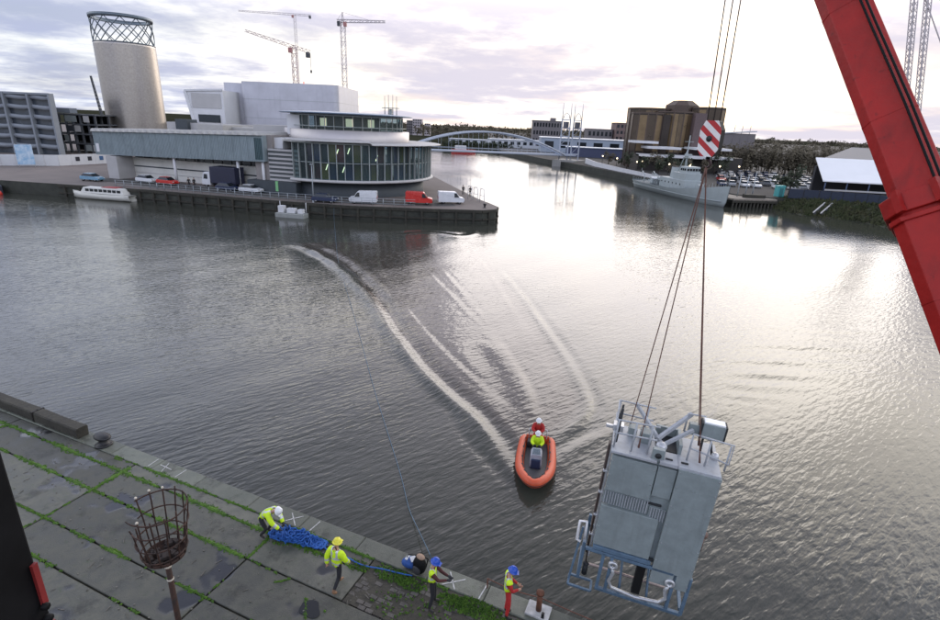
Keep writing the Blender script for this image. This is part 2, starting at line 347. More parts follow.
# grass embankment on the right
emb = MB(); E0 = [(62.5, 115.5, -.6), (64, 103.8, -.6), (71.2, 99.5, -.6), (72.6, 89.3, -.6), (80, 74, -.6), (110, 60, -.6), (300, 40, -.6)]
E1 = [(67, 117, 2.1), (70.5, 110, 2.6), (77, 104.5, 2.8), (82, 96, 2.8), (92, 84, 2.8), (122, 72, 2.8), (320, 60, 2.8)]
E2 = [(80, 126, 2.3), (86, 118, 2.7), (92, 114, 2.7), (100, 108, 2.7), (112, 100, 2.7), (140, 98, 2.7), (330, 97, 2.3)]
NS = 14
rows = []
for A, Bq, Cq in zip(E0, E1, E2):
    A, Bq, Cq = map(Vector, (A, Bq, Cq)); rows.append([A.lerp(Bq, k / 6) for k in range(7)] + [Bq.lerp(Cq, k / 3) for k in range(1, 4)])
fine = []
for i in range(len(rows) - 1):
    for k in range(NS):
        q = k / NS; fine.append([a.lerp(b_, q) for a, b_ in zip(rows[i], rows[i + 1])])
fine.append(rows[-1]); m_ = len(fine[0])
emb.add([p + Vector((.5 * fbm(3, p.x * .6, p.y * .6), .5 * fbm(5, p.x * .5, p.y * .7), .22 * fbm(1, p.x * .9, p.y * .9))) for r in fine for p in r],
        [(i * m_ + k, (i + 1) * m_ + k, (i + 1) * m_ + k + 1, i * m_ + k + 1) for i in range(len(fine) - 1) for k in range(m_ - 1)], True)
tag(emb.build('embankment', mat('rough_grass', (.022, .034, .012), .95, vscale=.5, col2=(.055, .045, .032), bump=.8, bscale=2.5)), 'rough green and brown grass embankment sloping into the water', kind='structure')

# tufts on the embankment
rt = random.Random(31); tf = MB()
for _ in range(9000):
    i = rt.randrange(len(fine) - 1); kx = rt.randrange(1, 8); p = fine[i][kx].lerp(fine[i + 1][kx + 1], rt.random()); h = rt.uniform(.2, .7); x = Vector((rt.uniform(-.3, .3), rt.uniform(-.3, .3), 0)); tf.add([p - x, p + x, p + Vector((rt.uniform(-.2, .2), rt.uniform(-.2, .2), h))], [(0, 1, 2)])
tag(tf.build('grass', mat('bank_grass', (.03, .05, .014), .95, vscale=.4, col2=(.075, .07, .035))), 'tufts of rough grass on the embankment', kind='stuff')

k = MB(); k.prism([(-72, 96.5), (-60, 92.2), (-53.6, 88.6), (-44, 86.2), (-31.7, 83.0), (-18.7, 80.9), (-7, 81.4), (-3, 83.2), (-4.5, 90), (-9, 88.6), (-12, 86.5), (-30, 87.6), (-36, 90), (-68, 100.5)], 1.9, 2.004)
tag(k.build('road', mat('road_asphalt', (.055, .052, .05), .85, var=.25, vscale=.4)), 'dark asphalt service road in front of the arts building', kind='structure')
# ------------------------------------------------------------------ near quay: slabs, coping, moss
QA = Vector((-20.35, 19.95, 0)); QE = Vector((.9239, -.3826, 0)); QN = Vector((-.3826, -.9239, 0)); QRZ = math.atan2(QE.y, QE.x)
def Q(u, v, z=2.0): return QA + QE * u + QN * v + Vector((0, 0, z))
def wet_concrete(name, c1, c2, puddle=.5):
    m = bpy.data.materials.new(name); m.use_nodes = True; t = m.node_tree; b = t.nodes['Principled BSDF']; L = t.links
    tc_ = t.nodes.new('ShaderNodeTexCoord')
    def nz(s, d, r=.6):
        n = t.nodes.new('ShaderNodeTexNoise'); n.inputs['Scale'].default_value = s; n.inputs['Detail'].default_value = d; n.inputs['Roughness'].default_value = r; L.new(tc_.outputs['Object'], n.inputs['Vector']); return n.outputs['Fac']
    def mr(v, a, b_, c=0., d=1.):
        n = t.nodes.new('ShaderNodeMapRange'); n.interpolation_type = 'SMOOTHSTEP'; L.new(v, n.inputs[0]); n.inputs[1].default_value = a; n.inputs[2].default_value = b_; n.inputs[3].default_value = c; n.inputs[4].default_value = d; return n.outputs[0]
    def mx(f, a, b_):
        n = t.nodes.new('ShaderNodeMix'); n.data_type = 'RGBA'; L.new(f, n.inputs[0])
        for s_, v in ((n.inputs[6], a), (n.inputs[7], b_)):
            if isinstance(v, tuple): s_.default_value = (*v, 1)
            else: L.new(v, s_)
        return n.outputs[2]
    big, mid, fine_ = nz(.42, 3), nz(2.3, 8, .7), nz(38, 3)
    col = mx(mr(mid, .35, .68), c1, c2)
    st = mx(mr(nz(.9, 7, .75), .52, .66, 0, .75), col, tuple(c * .3 for c in c1))          # damp stains
    gs = mx(mr(nz(3.5, 7, .75), .54, .70, 0, .6), st, (.035, .055, .02))                     # thin algae
    wet = mr(big, .56 - .2 * (puddle - .5), .62 - .2 * (puddle - .5))
    oi = t.nodes.new('ShaderNodeObjectInfo'); hv = t.nodes.new('ShaderNodeHueSaturation'); L.new(mr(oi.outputs['Random'], 0, 1, .72, 1.3), hv.inputs['Value']); L.new(gs, hv.inputs['Color']); gs = hv.outputs[0]
    L.new(mx(wet, gs, (.018, .018, .020)), b.inputs['Base Color'])
    n = t.nodes.new('ShaderNodeMath'); n.operation = 'SUBTRACT'; L.new(mr(mid, .3, .7, .40, .68), n.inputs[0])
    w2 = t.nodes.new('ShaderNodeMath'); w2.operation = 'MULTIPLY'; L.new(wet, w2.inputs[0]); w2.inputs[1].default_value = .42; L.new(w2.outputs[0], n.inputs[1]); L.new(n.outputs[0], b.inputs['Roughness'])
    bp = t.nodes.new('ShaderNodeBump'); bp.inputs['Distance'].default_value = .02; bp.inputs['Strength'].default_value = .5
    hm = t.nodes.new('ShaderNodeMath'); hm.operation = 'MULTIPLY'; L.new(mr(wet, 0, 1, 1, .05), hm.inputs[1])
    ad = t.nodes.new('ShaderNodeMath'); ad.operation = 'ADD'; L.new(mid, ad.inputs[0]); L.new(fine_, ad.inputs[1]); L.new(ad.outputs[0], hm.inputs[0]); L.new(hm.outputs[0], bp.inputs['Height']); L.new(bp.outputs[0], b.inputs['Normal'])
    MATS[name] = m; return m
M_slab = wet_concrete('slab_concrete', (.052, .054, .044), (.098, .098, .080))
M_cope = wet_concrete('coping_stone', (.085, .095, .075), (.135, .142, .118), -.6)
M_dirt = mat('joint_dirt', (.03, .028, .02), .95, var=.3)
q = MB(); q.prism([Q(-90, 0)[:2], Q(-90, 40)[:2], Q(60, 40)[:2], Q(60, 0)[:2]], -3, 1.93)
quay = q.build('quay', [M_dirt, M_stone]); quay.data.polygons.foreach_set('material_index', [0 if abs(p.normal.z) > .5 else 1 for p in quay.data.polygons])
tag(quay, 'dark wet concrete quay with mossy joints in the foreground', kind='structure')
def slab(u0, u1, v0, v1, name, m, z=2.0, b=.018, gap=.025):
    u0 += gap; u1 -= gap; v0 += gap; v1 -= gap; t_ = [rng.uniform(-.006, .006) for _ in range(4)]
    P = [(u0, v0), (u1, v0), (u1, v1), (u0, v1)]; I = [(u0 + b, v0 + b), (u1 - b, v0 + b), (u1 - b, v1 - b), (u0 + b, v1 - b)]
    k = MB(); V = [Q(u, v, 1.90) for u, v in P] + [Q(u, v, z - b + t_[i]) for i, (u, v) in enumerate(P)] + [Q(u, v, z + t_[i]) for i, (u, v) in enumerate(I)]
    k.add(V, [(8, 9, 10, 11)[::-1]] + [(a, (a + 1) % 4, 4 + (a + 1) % 4, 4 + a)[::-1] for a in range(4)] + [(4 + a, 4 + (a + 1) % 4, 8 + (a + 1) % 4, 8 + a)[::-1] for a in range(4)])
    return k.build(name, m, quay)
VL = [.6, 1.1, 2.15, 3.6, 4.65, 6.1, 7.15, 8.6, 11, 14]; UL = [-24.5, -17.7, -10.9, -4.1, 2.7, 9.5, 16.3, 23.1, 29.9]
for i in range(len(VL) - 1):
    for j in range(len(UL) - 1):
        u0, u1 = UL[j], UL[j + 1]
        if VL[i] < 2.1 and u1 > 19.5:
            if u0 > 19.5: continue
            u1 = 19.6
        slab(u0, u1, VL[i], VL[i + 1], 'concrete_slab', M_slab)
u = -30.0
while u < 40:
    l = rng.choice((1.7, 2.1, 2.4)); slab(u, u + l, -.03, .6, 'coping_stone', M_cope, 2.006, .025, .006); u += l
# broken setts with grass by the edge
se = MB(); r2_ = random.Random(3)
for a in range(0, 46):
    for c in range(0, 11):
        u = 19.72 + a * .235 + (c % 2) * .1; v = .72 + c * .138
        if r2_.random() < .30: continue
        se.box(Q(u, v, 1.942 + r2_.uniform(-.022, .012)), (.215, .118, .09), QRZ + r2_.uniform(-.05, .05), taper=.93)
st = se.build('sett', mat('sett_stone', (.075, .068, .062), .7, var=.5, vscale=3, bump=.5, bscale=15), quay); tag(st, kind='stuff')
# trodden mud between the setts, and a puddle in the slabs
md = MB(); NX, NY = 90, 16
md.add([Q(19.62 + 10.6 * i / NX, .62 + 1.52 * j / NY, 1.985 + .02 * fbm(6, i * .35, j * .6)) for i in range(NX + 1) for j in range(NY + 1)], [(i * (NY + 1) + j, i * (NY + 1) + j + 1, (i + 1) * (NY + 1) + j + 1, (i + 1) * (NY + 1) + j) for i in range(NX) for j in range(NY)], True)
tag(md.build('mud', mat('mud', (.030, .027, .022), .9, vscale=3, col2=(.06, .055, .042), bump=.5, bscale=14), quay), kind='stuff')
pd_ = MB(); pd_.add([Q(19.02 + (.30 + .05 * math.sin(2 * a) + .03 * math.sin(3 * a + 1)) * math.cos(a), 2.72 + (.24 + .03 * math.sin(3 * a)) * math.sin(a), 2.012) for a in [i * .2094 for i in range(30)]], [tuple(range(30))[::-1]])
tag(pd_.build('puddle', mat('puddle_water', (.006, .006, .005), .05, var=.2)), 'small dark puddle on the slabs near the walking worker', kind='structure')
# moss in the joints
M_moss = mat('moss', (.025, .075, .006), .95, vscale=4, col2=(.10, .20, .02), bump=.8, bscale=40)
mo = MB(); rm = random.Random(11)
def moss_line(p0, p1, w, dens=1.0, seed=0):
    p0, p1 = Vector(p0), Vector(p1); L = (p1 - p0).length; n = max(2, int(L / .035)); d = (p1 - p0) / L; s = Vector((-d.y, d.x))
    prev = None
    for i in range(n + 1):
        p = p0 + d * L * i / n; k = fbm(seed, i * .035 * 1.1, seed) + .5 * fbm(seed + 4, i * .035 * 5.5, 1.0); ww = w * max(0, dens * .62 + 1.05 * k + rm.uniform(-.15, .15)); off = .3 * w * fbm(seed + 2, i * .035 * 1.9, 3.)
        if ww < .012: prev = None; continue
        row = []
        for q_, hgt in ((-1, -.012), (-.55, .018), (0, .034), (.55, .018), (1, -.012)):
            a = p + s * (ww * q_ * rm.uniform(.75, 1.25) + off); row.append(Q(a.x, a.y, 2.0 + hgt * min(1, ww / .05) * rm.uniform(.7, 1.4)))
        if prev is not None: mo.add(prev + row, [(c, c + 1, 6 + c, 5 + c)[::-1] for c in range(4)])
        prev = row
        for _ in range(2):
            a = p + s * (rm.uniform(-1.7, 1.7) * ww + off); h = rm.uniform(.015, .05); c = Q(a.x, a.y, 2.0); x = Vector((rm.uniform(-.04, .04), rm.uniform(-.04, .04), 0)); y = Vector((-x.y, x.x, 0)) * rm.uniform(.4, 1)
            mo.add([c + x, c + y, c - x, c - y, c + Vector((0, 0, h))], [(0, 1, 4), (1, 2, 4), (2, 3, 4), (3, 0, 4)])
for a in [((-24, 1.1), (17.6, 1.1), .085, 1.0, 1), ((17.6, 1.1), (19.6, 1.1), .06, .5, 2), ((-24, 2.15), (16.2, 2.15), .075, .95, 3), ((16.2, 2.15), (17.9, 2.2), .04, .5, 9), ((17.9, 2.2), (17.6, 2.45), .05, .8, 10),
          ((8.2, .6), (19.6, .6), .06, .75, 4), ((6.0, 3.6), (16.8, 3.6), .05, .62, 5), ((16.8, 3.6), (22, 3.6), .04, .2, 6), ((9.3, 4.65), (11.8, 4.65), .06, .8, 7), ((11.8, 4.65), (17, 4.65), .03, .1, 8),
          ((9.5, .8), (9.5, 2.3), .085, 1.05, 12), ((9.5, 2.3), (9.5, 3.6), .055, .8, 13), ((9.5, 3.6), (9.4, 4.3), .03, .4, 14), ((16.3, 1.1), (16.3, 2.15), .07, .9, 15), ((16.3, 3.0), (16.3, 3.85), .05, .7, 16), ((8.5, .7), (9.5, .62), .05, .5, 17),
          ((2.7, 1.1), (2.7, 3.4), .04, .4, 18), ((6.9, 3.35), (8.2, 3.7), .06, .4, 19), ((19.6, .63), (22, .63), .05, .6, 20), ((18.7, 2.5), (19.1, 2.98), .035, .5, 21), ((19.1, 2.98), (19.4, 2.6), .03, .4, 22)]: moss_line(*a)
for cu, cv, ru, rv, n in ((20.4, .85, .6, .25, 260), (21.0, .9, .5, .2, 160), (23.0, .85, .7, .28, 420), (22.3, .95, .5, .25, 200), (19.3, 1.0, .4, .2, 120), (24.4, 1.0, .9, .3, 300), (16.6, 1.25, .4, .15, 80), (17.4, 1.15, .9, .12, 160), (21.4, 1.7, 1.2, .5, 120)):
    for _ in range(n):
        a, r = rm.uniform(0, 6.283), math.sqrt(rm.random()); c = Q(cu + ru * r * math.cos(a), cv + rv * r * math.sin(a), 1.985); h = rm.uniform(.03, .1); x = Vector((rm.uniform(-.05, .05), rm.uniform(-.05, .05), 0)); y = Vector((-x.y, x.x, 0)) * .6; tip = c + Vector((rm.uniform(-.04, .04), rm.uniform(-.04, .04), h))
        mo.add([c + x, c + y, c - x, c - y, tip], [(0, 1, 4), (1, 2, 4), (2, 3, 4), (3, 0, 4)])
tag(mo.build('moss', M_moss, quay), kind='stuff')
# scraps of twig and grit scattered over the slabs
gt = MB(); rg = random.Random(17)
for _ in range(420):
    p = Q(rg.uniform(2, 24), rg.uniform(.7, 6.5), 2.012); a = rg.uniform(0, 3.14)
    if rg.random() < .35: gt.bar(p, p + Vector((math.cos(a), math.sin(a), 0)) * rg.uniform(.05, .22), .012, .008)
    else: gt.box(p, (rg.uniform(.015, .05), rg.uniform(.015, .04), .012), a)
tag(gt.build('litter', mat('grit', (.05, .045, .035), .9, vscale=1.3, col2=(.20, .19, .17)), quay), kind='stuff')
# white survey marks painted on the coping
M_mark = mat('mark_paint', (.46, .46, .46), .7, var=.35, vscale=18)
def mark(u0, v0, u1, v1, w=.03):
    d = Vector((u1 - u0, v1 - v0)).normalized(); s = Vector((-d.y, d.x)) * w / 2; k = MB()
    n = 8; top = []
    for i in range(n + 1):
        f = i / n; j = 1 + .5 * fbm(u0 * 3, f * 9, 1.0); top.append((Q(u0 + (u1 - u0) * f - s.x * j, v0 + (v1 - v0) * f - s.y * j, 2.0165), Q(u0 + (u1 - u0) * f + s.x * j, v0 + (v1 - v0) * f + s.y * j, 2.0165)))
    for a, b_ in zip(top[:-1], top[1:]): k.quad(a[0], a[1], b_[1], b_[0])
    k.build('painted_mark', M_mark, quay)
for a in ((4.5, .04, 4.5, .3), (5.2, .04, 5.2, .3), (5.98, .04, 6.02, .5), (9.95, .05, 9.99, .5), (11.37, .05, 11.36, .5), (10.68, .52, 10.5, .06), (10.3, .25, 10.9, .28), (16.24, .5, 16.62, .1), (16.2, .14, 16.66, .54), (17.24, .06, 17.2, .54), (21.42, .06, 21.39, .5), (21.8, .06, 22.16, .56), (21.78, .55, 22.3, .12), (22.91, .05, 22.87, .56)): mark(*a)

# ------------------------------------------------------------------ things lying on the quay
M_wood = mat('tarred_timber', (.018, .016, .013), .8, vscale=1.6, col2=(.05, .046, .034), bump=.7, bscale=8)
bk = MB(); prof = [(.12, 2.012), (.50, 2.012), (.54, 2.05), (.53, 2.38), (.49, 2.43), (.14, 2.43), (.10, 2.39)]
NU = 40; V = []
for i in range(NU + 1):
    u = -22 + (6.15 + 22) * i / NU
    V += [Q(u, v + .02 * fbm(2, u * 1.3, v), z + (.018 * fbm(4, u * 1.7, v * 5) if z > 2.1 else 0)) for v, z in prof]
k = len(prof)
bk.add(V, [(i * k + a, i * k + (a + 1) % k, (i + 1) * k + (a + 1) % k, (i + 1) * k + a) for i in range(NU) for a in range(k)] + [tuple(range(k))[::-1], tuple(range(NU * k, NU * k + k))])
th = thing('timber_baulk', 'long dark timber baulk lying on the quay edge', 'timber', Q(-8, .32, 2.0)); bk.build('beam', M_wood, th)
for uu in (-6.0, -1.2, 3.4):
    k_ = MB(); k_.box(Q(uu, .32, 2.235), (.09, .47, .43), QRZ); k_.build('iron_strap', mat('old_iron', (.025, .022, .02), .6, metal=.4, var=.4), th)
    k_ = MB(); k_.lathe([(.0, .03), (.022, .025), (.03, 0)], Q(uu, .32, 2.45), 8); k_.build('bolt', MATS['old_iron'], th)
M_iron = mat('black_iron', (.018, .018, .02), .45, metal=.3, var=.5, vscale=5, bump=.3, bscale=30)
bo = thing('mooring_bollard', 'black cast iron mooring bollard with a broad head on the quay edge', 'bollard', Q(7.35, .33, 2.0), QRZ)
k = MB(); k.lathe([(0, .012), (.30, .012), (.30, .05), (.26, .07), (.17, .10), (.145, .2), (.15, .30)], n=20); k.build('stem', M_iron, bo, False)
k = MB(); k.ball((0, 0, .36), .3, 20, 10, (1.25, .8, .38)); k.build('head', M_iron, bo, False)
for a in range(4):
    k = MB(); k.lathe([(0, .085), (.02, .083), (.022, .05)], (.25 * math.cos(a * 1.57 + .78), .25 * math.sin(a * 1.57 + .78), 0), 8); k.build('bolt', M_iron, bo, False)

# fire basket on its pole
M_rust = mat('rusty_iron', (.016, .014, .013), .75, metal=.2, vscale=6, col2=(.075, .034, .022), bump=.4, bscale=40)
BX, BY, BZ = -5.62, 7.80, 6.02
br = thing('fire_basket', 'rusty iron fire basket on a tall pole above the wet slabs', 'fire basket', (BX, BY, 2.0))
k = MB(); k.tube([(BX, BY, 2.0), (BX, BY, 4.0), (BX, BY, BZ)], [.06, .055, .05], 12); k.build('pole', M_rust, br)
k = MB(); k.lathe([(.17, 2.0), (.17, 2.03), (.08, 2.06), (.06, 2.25)], (BX, BY, 0), 16); k.build('base_plate', M_rust, br)
for z in (BZ - .62, BZ - .30):
    k = MB(); k.lathe([(.058, z), (.064, z + .01), (.064, z + .035), (.058, z + .045)], (BX, BY, 0), 12); k.build('tape_band', mat('pale_tape', (.55, .5, .42), .7), br)
k = MB(); k.lathe([(0, BZ), (.345, BZ), (.36, BZ + .01), (.36, BZ + .07), (.345, BZ + .07), (.34, BZ + .02), (0, BZ + .02)], (BX, BY, 0), 24); k.build('tray', M_rust, br)
def rad(f): return .355 + (.50 - .355) * f ** .85
HB = 1.12; rb_ = random.Random(5)
for i in range(14):
    a = 2 * math.pi * i / 14 + .1; broken = i in (7, 8, 9); top = (.42 + .12 * (i % 3)) if broken else 1.0 + .03 * rb_.random(); pts = []
    for s_ in range(8):
        f = top * s_ / 7; w_ = .05 * math.sin(i * 2.3 + s_) * f + (.12 * f * f if broken else 0); r = rad(f) + w_ * .4; aa = a + w_ * .25; pts.append((BX + r * math.cos(aa), BY + r * math.sin(aa), BZ + .03 + f * HB))
    k = MB(); k.tube(pts, .0135, 6); bar_ = k.build('upright_bar', M_rust, br)
    if not broken and 4 <= i <= 10:
        k = MB(); k.ball(pts[-1], .026, 8, 6); k.build('knob', MATS['pale_tape'], bar_)
for f, a0, a1 in ((.12, 0, 6.283), (.36, 0, 6.283), (.66, -2.3, 2.95), (.97, -2.2, 2.9)):
    pts = []
    for s_ in range(41):
        a = a0 + (a1 - a0) * s_ / 40; r = rad(f) + .012 + .012 * math.sin(3 * a + f * 9); pts.append((BX + r * math.cos(a), BY + r * math.sin(a), BZ + .03 + f * HB + .02 * math.sin(2 * a + f * 7)))
    k = MB(); k.tube(pts, .014, 6); k.build('hoop', M_rust, br)
ash = MB()
for _ in range(34):
    a, r = rb_.uniform(0, 6.28), .27 * math.sqrt(rb_.random()); s_ = rb_.uniform(.03, .08); ash.box((BX + r * math.cos(a), BY + r * math.sin(a), BZ + .02 + s_ / 2 + rb_.random() * .05), (s_ * 1.8, s_, s_), rb_.random() * 3)
ash.build('charred_wood', mat('charcoal', (.03, .022, .02), .9, var=.5), br)

# black steel column with a red housing beside the camera
M_blk = mat('black_paint', (.006, .006, .007), .6, var=.4, spec=.15); M_redp = mat('red_paint_dark', (.12, .008, .008), .45, var=.25, vscale=3, bump=.1)
cx, cy = -4.72, 3.42
cl = thing('steel_column', 'black steel column with a red lower housing at the frame edge', 'column', (cx, cy, 2.0))
k = MB(); k.box((cx, cy, 10.6), (1.2, 1.0, 3.0)); k.build('upper_post', M_blk, cl, bevel=.03)
k = MB(); k.box((cx + .01, cy, 5.55), (1.26, 1.04, 7.1)); k.build('red_housing', M_redp, cl, bevel=.04)
k = MB(); k.box((cx + .625, cy + .45, 9.6), (.03, .06, .5)); k.build('red_flange', mat('red_flange', (.2, .02, .02), .5), cl)
for z in (9.05, 9.2, 9.35):
    k = MB(); k.lathe([(0, .05), (.035, .05), (.04, 0)], (cx + .63, cy + .42, z), 6, rot=Matrix.Rotation(math.pi / 2, 3, 'Y')); k.build('bolt', M_blk, cl)

# mooring post on a plate with the wire along the edge
pp = Q(24.45, .25, 2.0)
mp_ = thing('mooring_post', 'short rusty brown mooring post on a pale base plate', 'post', pp, QRZ)
k = MB(); k.box((0, .0, .055), (.62, .46, .07)); k.build('base_plate', mat('pale_plate', (.42, .42, .42), .7, var=.3, vscale=5), mp_, False, bevel=.01)
k = MB(); k.tube([(0, 0, .09), (0, 0, .62)], [.075, .07], 14); k.build('post', mat('rust_post', (.11, .042, .022), .75, var=.5, vscale=7, bump=.4, bscale=30), mp_, False)
k = MB(); k.lathe([(0, .75), (.07, .74), (.105, .70), (.105, .64), (.07, .615)], n=16); k.build('cap', MATS['rust_post'], mp_, False)
k = MB(); k.box((.16, -.18, .16), (.07, .07, .16)); k.build('lug', M_iron, mp_, False)
wr = MB()
A_, B_, C_ = Q(22.95, .12, 2.34), Q(24.45, .165, 2.42), Q(28, .1, 2.30)
pts = [A_.lerp(B_, i / 12) - Vector((0, 0, .07 * math.sin(math.pi * i / 12))) for i in range(13)] + [B_.lerp(C_, i / 12) - Vector((0, 0, .08 * math.sin(math.pi * i / 12))) for i in range(1, 13)]
wr.tube(pts, .014, 6); wr.tube([A_, Q(22.95, .12, 2.0)], .02, 8); wr.tube([C_, Q(28, .1, 2.0)], .02, 8)
tag(wr.build('edge_wire', mat('rust_wire', (.14, .06, .04), .7, metal=.3, var=.4, vscale=12)), 'rusty brown wire strung low along the quay edge', 'wire')

# blue rope heap with its tail
M_rope = mat('blue_rope', (.012, .07, .30), .8, vscale=9, col2=(.03, .14, .48), bump=.5, bscale=60)
rr = random.Random(21); rp = MB(); pts = []; ph = 0.0
for i in range(1500):
    f = i / 1500; c = (f * 5.0) % 1.0; c = c if int(f * 5) % 2 == 0 else 1 - c          # runs back and forth along the heap
    ph += .30 + .1 * math.sin(i * .021); wv = .21 * (1 - .45 * abs(c - .45)) ; hgt = .30 * math.sin(math.pi * min(1, max(.08, c + .12))) * (.35 + .65 * f)
    cu = 16.38 + 1.52 * c + .18 * math.cos(ph * .93) + .03 * rr.gauss(0, 1); cv = 1.12 - .30 * c + wv * math.sin(ph) + .02 * rr.gauss(0, 1)
    pts.append(Q(cu, cv, 2.03 + max(0, hgt * (.55 + .45 * math.sin(ph * 1.31 + 1))) + .012 * rr.random()))
tail = smooth_poly([(17.9, .85), (18.3, .95), (18.8, .88), (19.4, .98), (20.0, .82), (20.5, .75), (20.9, .66)], 3)
pts += [Q(a, b_, 2.026) for a, b_ in tail]
rp.tube(pts, .021, 5); tag(rp.build('rope_heap', M_rope), 'heap of bright blue rope with a tail trailing along the coping', 'rope')
# thin line from the quay, floating out across the dock
ln = MB(); LP_ = [Q(21.35, .5, 2.85), Q(21.2, .0, 2.1), Vector((-1.15, 14.2, .35)), Vector((-2.0, 16.3, .03)), Vector((-2.6, 18.4, .03)), Vector((-5.1, 25.7, .03)), Vector((-8.2, 35.4, .03)), Vector((-14.3, 53.9, .03)), Vector((-21.0, 78.2, .05)), Vector((-21.2, 79.3, 2.0))]
FP = []
for a, b_ in zip(LP_[:-1], LP_[1:]): FP += [a.lerp(b_, i / 8) for i in range(8)]
FP.append(LP_[-1])
for _ in range(3): FP = [FP[0]] + [(FP[i - 1] + FP[i] * 2 + FP[i + 1]) / 4 for i in range(1, len(FP) - 1)] + [FP[-1]]
ln.tube(FP, .014, 5); tag(ln.build('tag_line', mat('line_blue', (.10, .17, .24), .7)), 'thin blue line running from the quay out over the water', 'line')
# bags at the edge
bg1 = thing('holdall', 'blue and white holdall on the coping next to the blue rope tail', 'bag', Q(20.72, .38, 2.008), QRZ + .3)
k = MB(); k.ball((0, 0, .16), .26, 14, 8, (1.15, .68, .62)); k.build('bag_body', mat('bag_blue', (.02, .07, .26), .75, var=.4, vscale=8), bg1, False)
k = MB(); k.box((.05, -.02, .315), (.16, .2, .02), .5); k.box((-.13, .02, .30), (.08, .16, .02), -.3); k.build('white_panel', mat('bag_white', (.6, .62, .66), .7), bg1, False)
k = MB(); k.tube([(-.16, .02, .27), (-.1, .04, .40), (.1, .04, .40), (.16, .02, .27)], .014, 6); k.build('handle', M_blk, bg1, False)
bg2 = thing('rucksack', 'black rucksack leaning beside the blue holdall behind the pointing worker', 'bag', Q(21.02, .46, 2.006), QRZ - .2)
k = MB(); k.ball((0, 0, .28), .28, 14, 10, (.75, .6, 1.0)); k.build('pack', M_blk, bg2, False)
k = MB(); k.ball((0, -.14, .2), .15, 10, 7, (.9, .5, 1)); k.build('front_pocket', mat('pack_grey', (.03, .03, .035), .8), bg2, False)
for s_ in (-1, 1):
    k = MB(); k.tube([(s_ * .09, .14, .48), (s_ * .11, .24, .36), (s_ * .1, .17, .12)], .018, 6); k.build('strap', M_blk, bg2, False)
k = MB(); k.ball((.02, .02, .56), .12, 10, 6, (1.2, .8, .5)); k.build('folded_jacket', mat('tan_cloth', (.32, .22, .16), .85), bg2, False)
# ------------------------------------------------------------------ people
STAND = dict(pel=(0, 0, .95), spi=(0, -.01, 1.13), che=(0, 0, 1.32), nec=(0, .0, 1.49), hea=(0, .02, 1.60),
             shL=(-.185, -.01, 1.42), elL=(-.25, -.04, 1.15), wrL=(-.25, .06, .91), shR=(.185, -.01, 1.42), elR=(.25, -.04, 1.15), wrR=(.25, .06, .91),
             hiL=(-.095, 0, .92), knL=(-.11, .03, .50), anL=(-.12, -.02, .10), toL=(-.14, .15, .05), hiR=(.095, 0, .92), knR=(.11, .03, .50), anR=(.12, -.02, .10), toR=(.14, .15, .05))
RAD = dict(pel=(.155, .115), spi=(.145, .105), che=(.17, .12), nec=(.058, .058), hea=(.06, .06), sh=(.078, .078), el=(.052, .052), wr=(.036, .036), hi=(.092, .095), kn=(.064, .064), an=(.048, .048), to=(.042, .035))
EDG = [('pel', 'spi'), ('spi', 'che'), ('che', 'nec'), ('nec', 'hea')] + [(a + s, b + s) for s in 'LR' for a, b in (('sh', 'el'), ('el', 'wr'), ('hi', 'kn'), ('kn', 'an'), ('an', 'to'))] + [('che', 'sh' + s) for s in 'LR'] + [('pel', 'hi' + s) for s in 'LR']
M_skin = mat('skin', (.42, .24, .17), .55, var=.08)
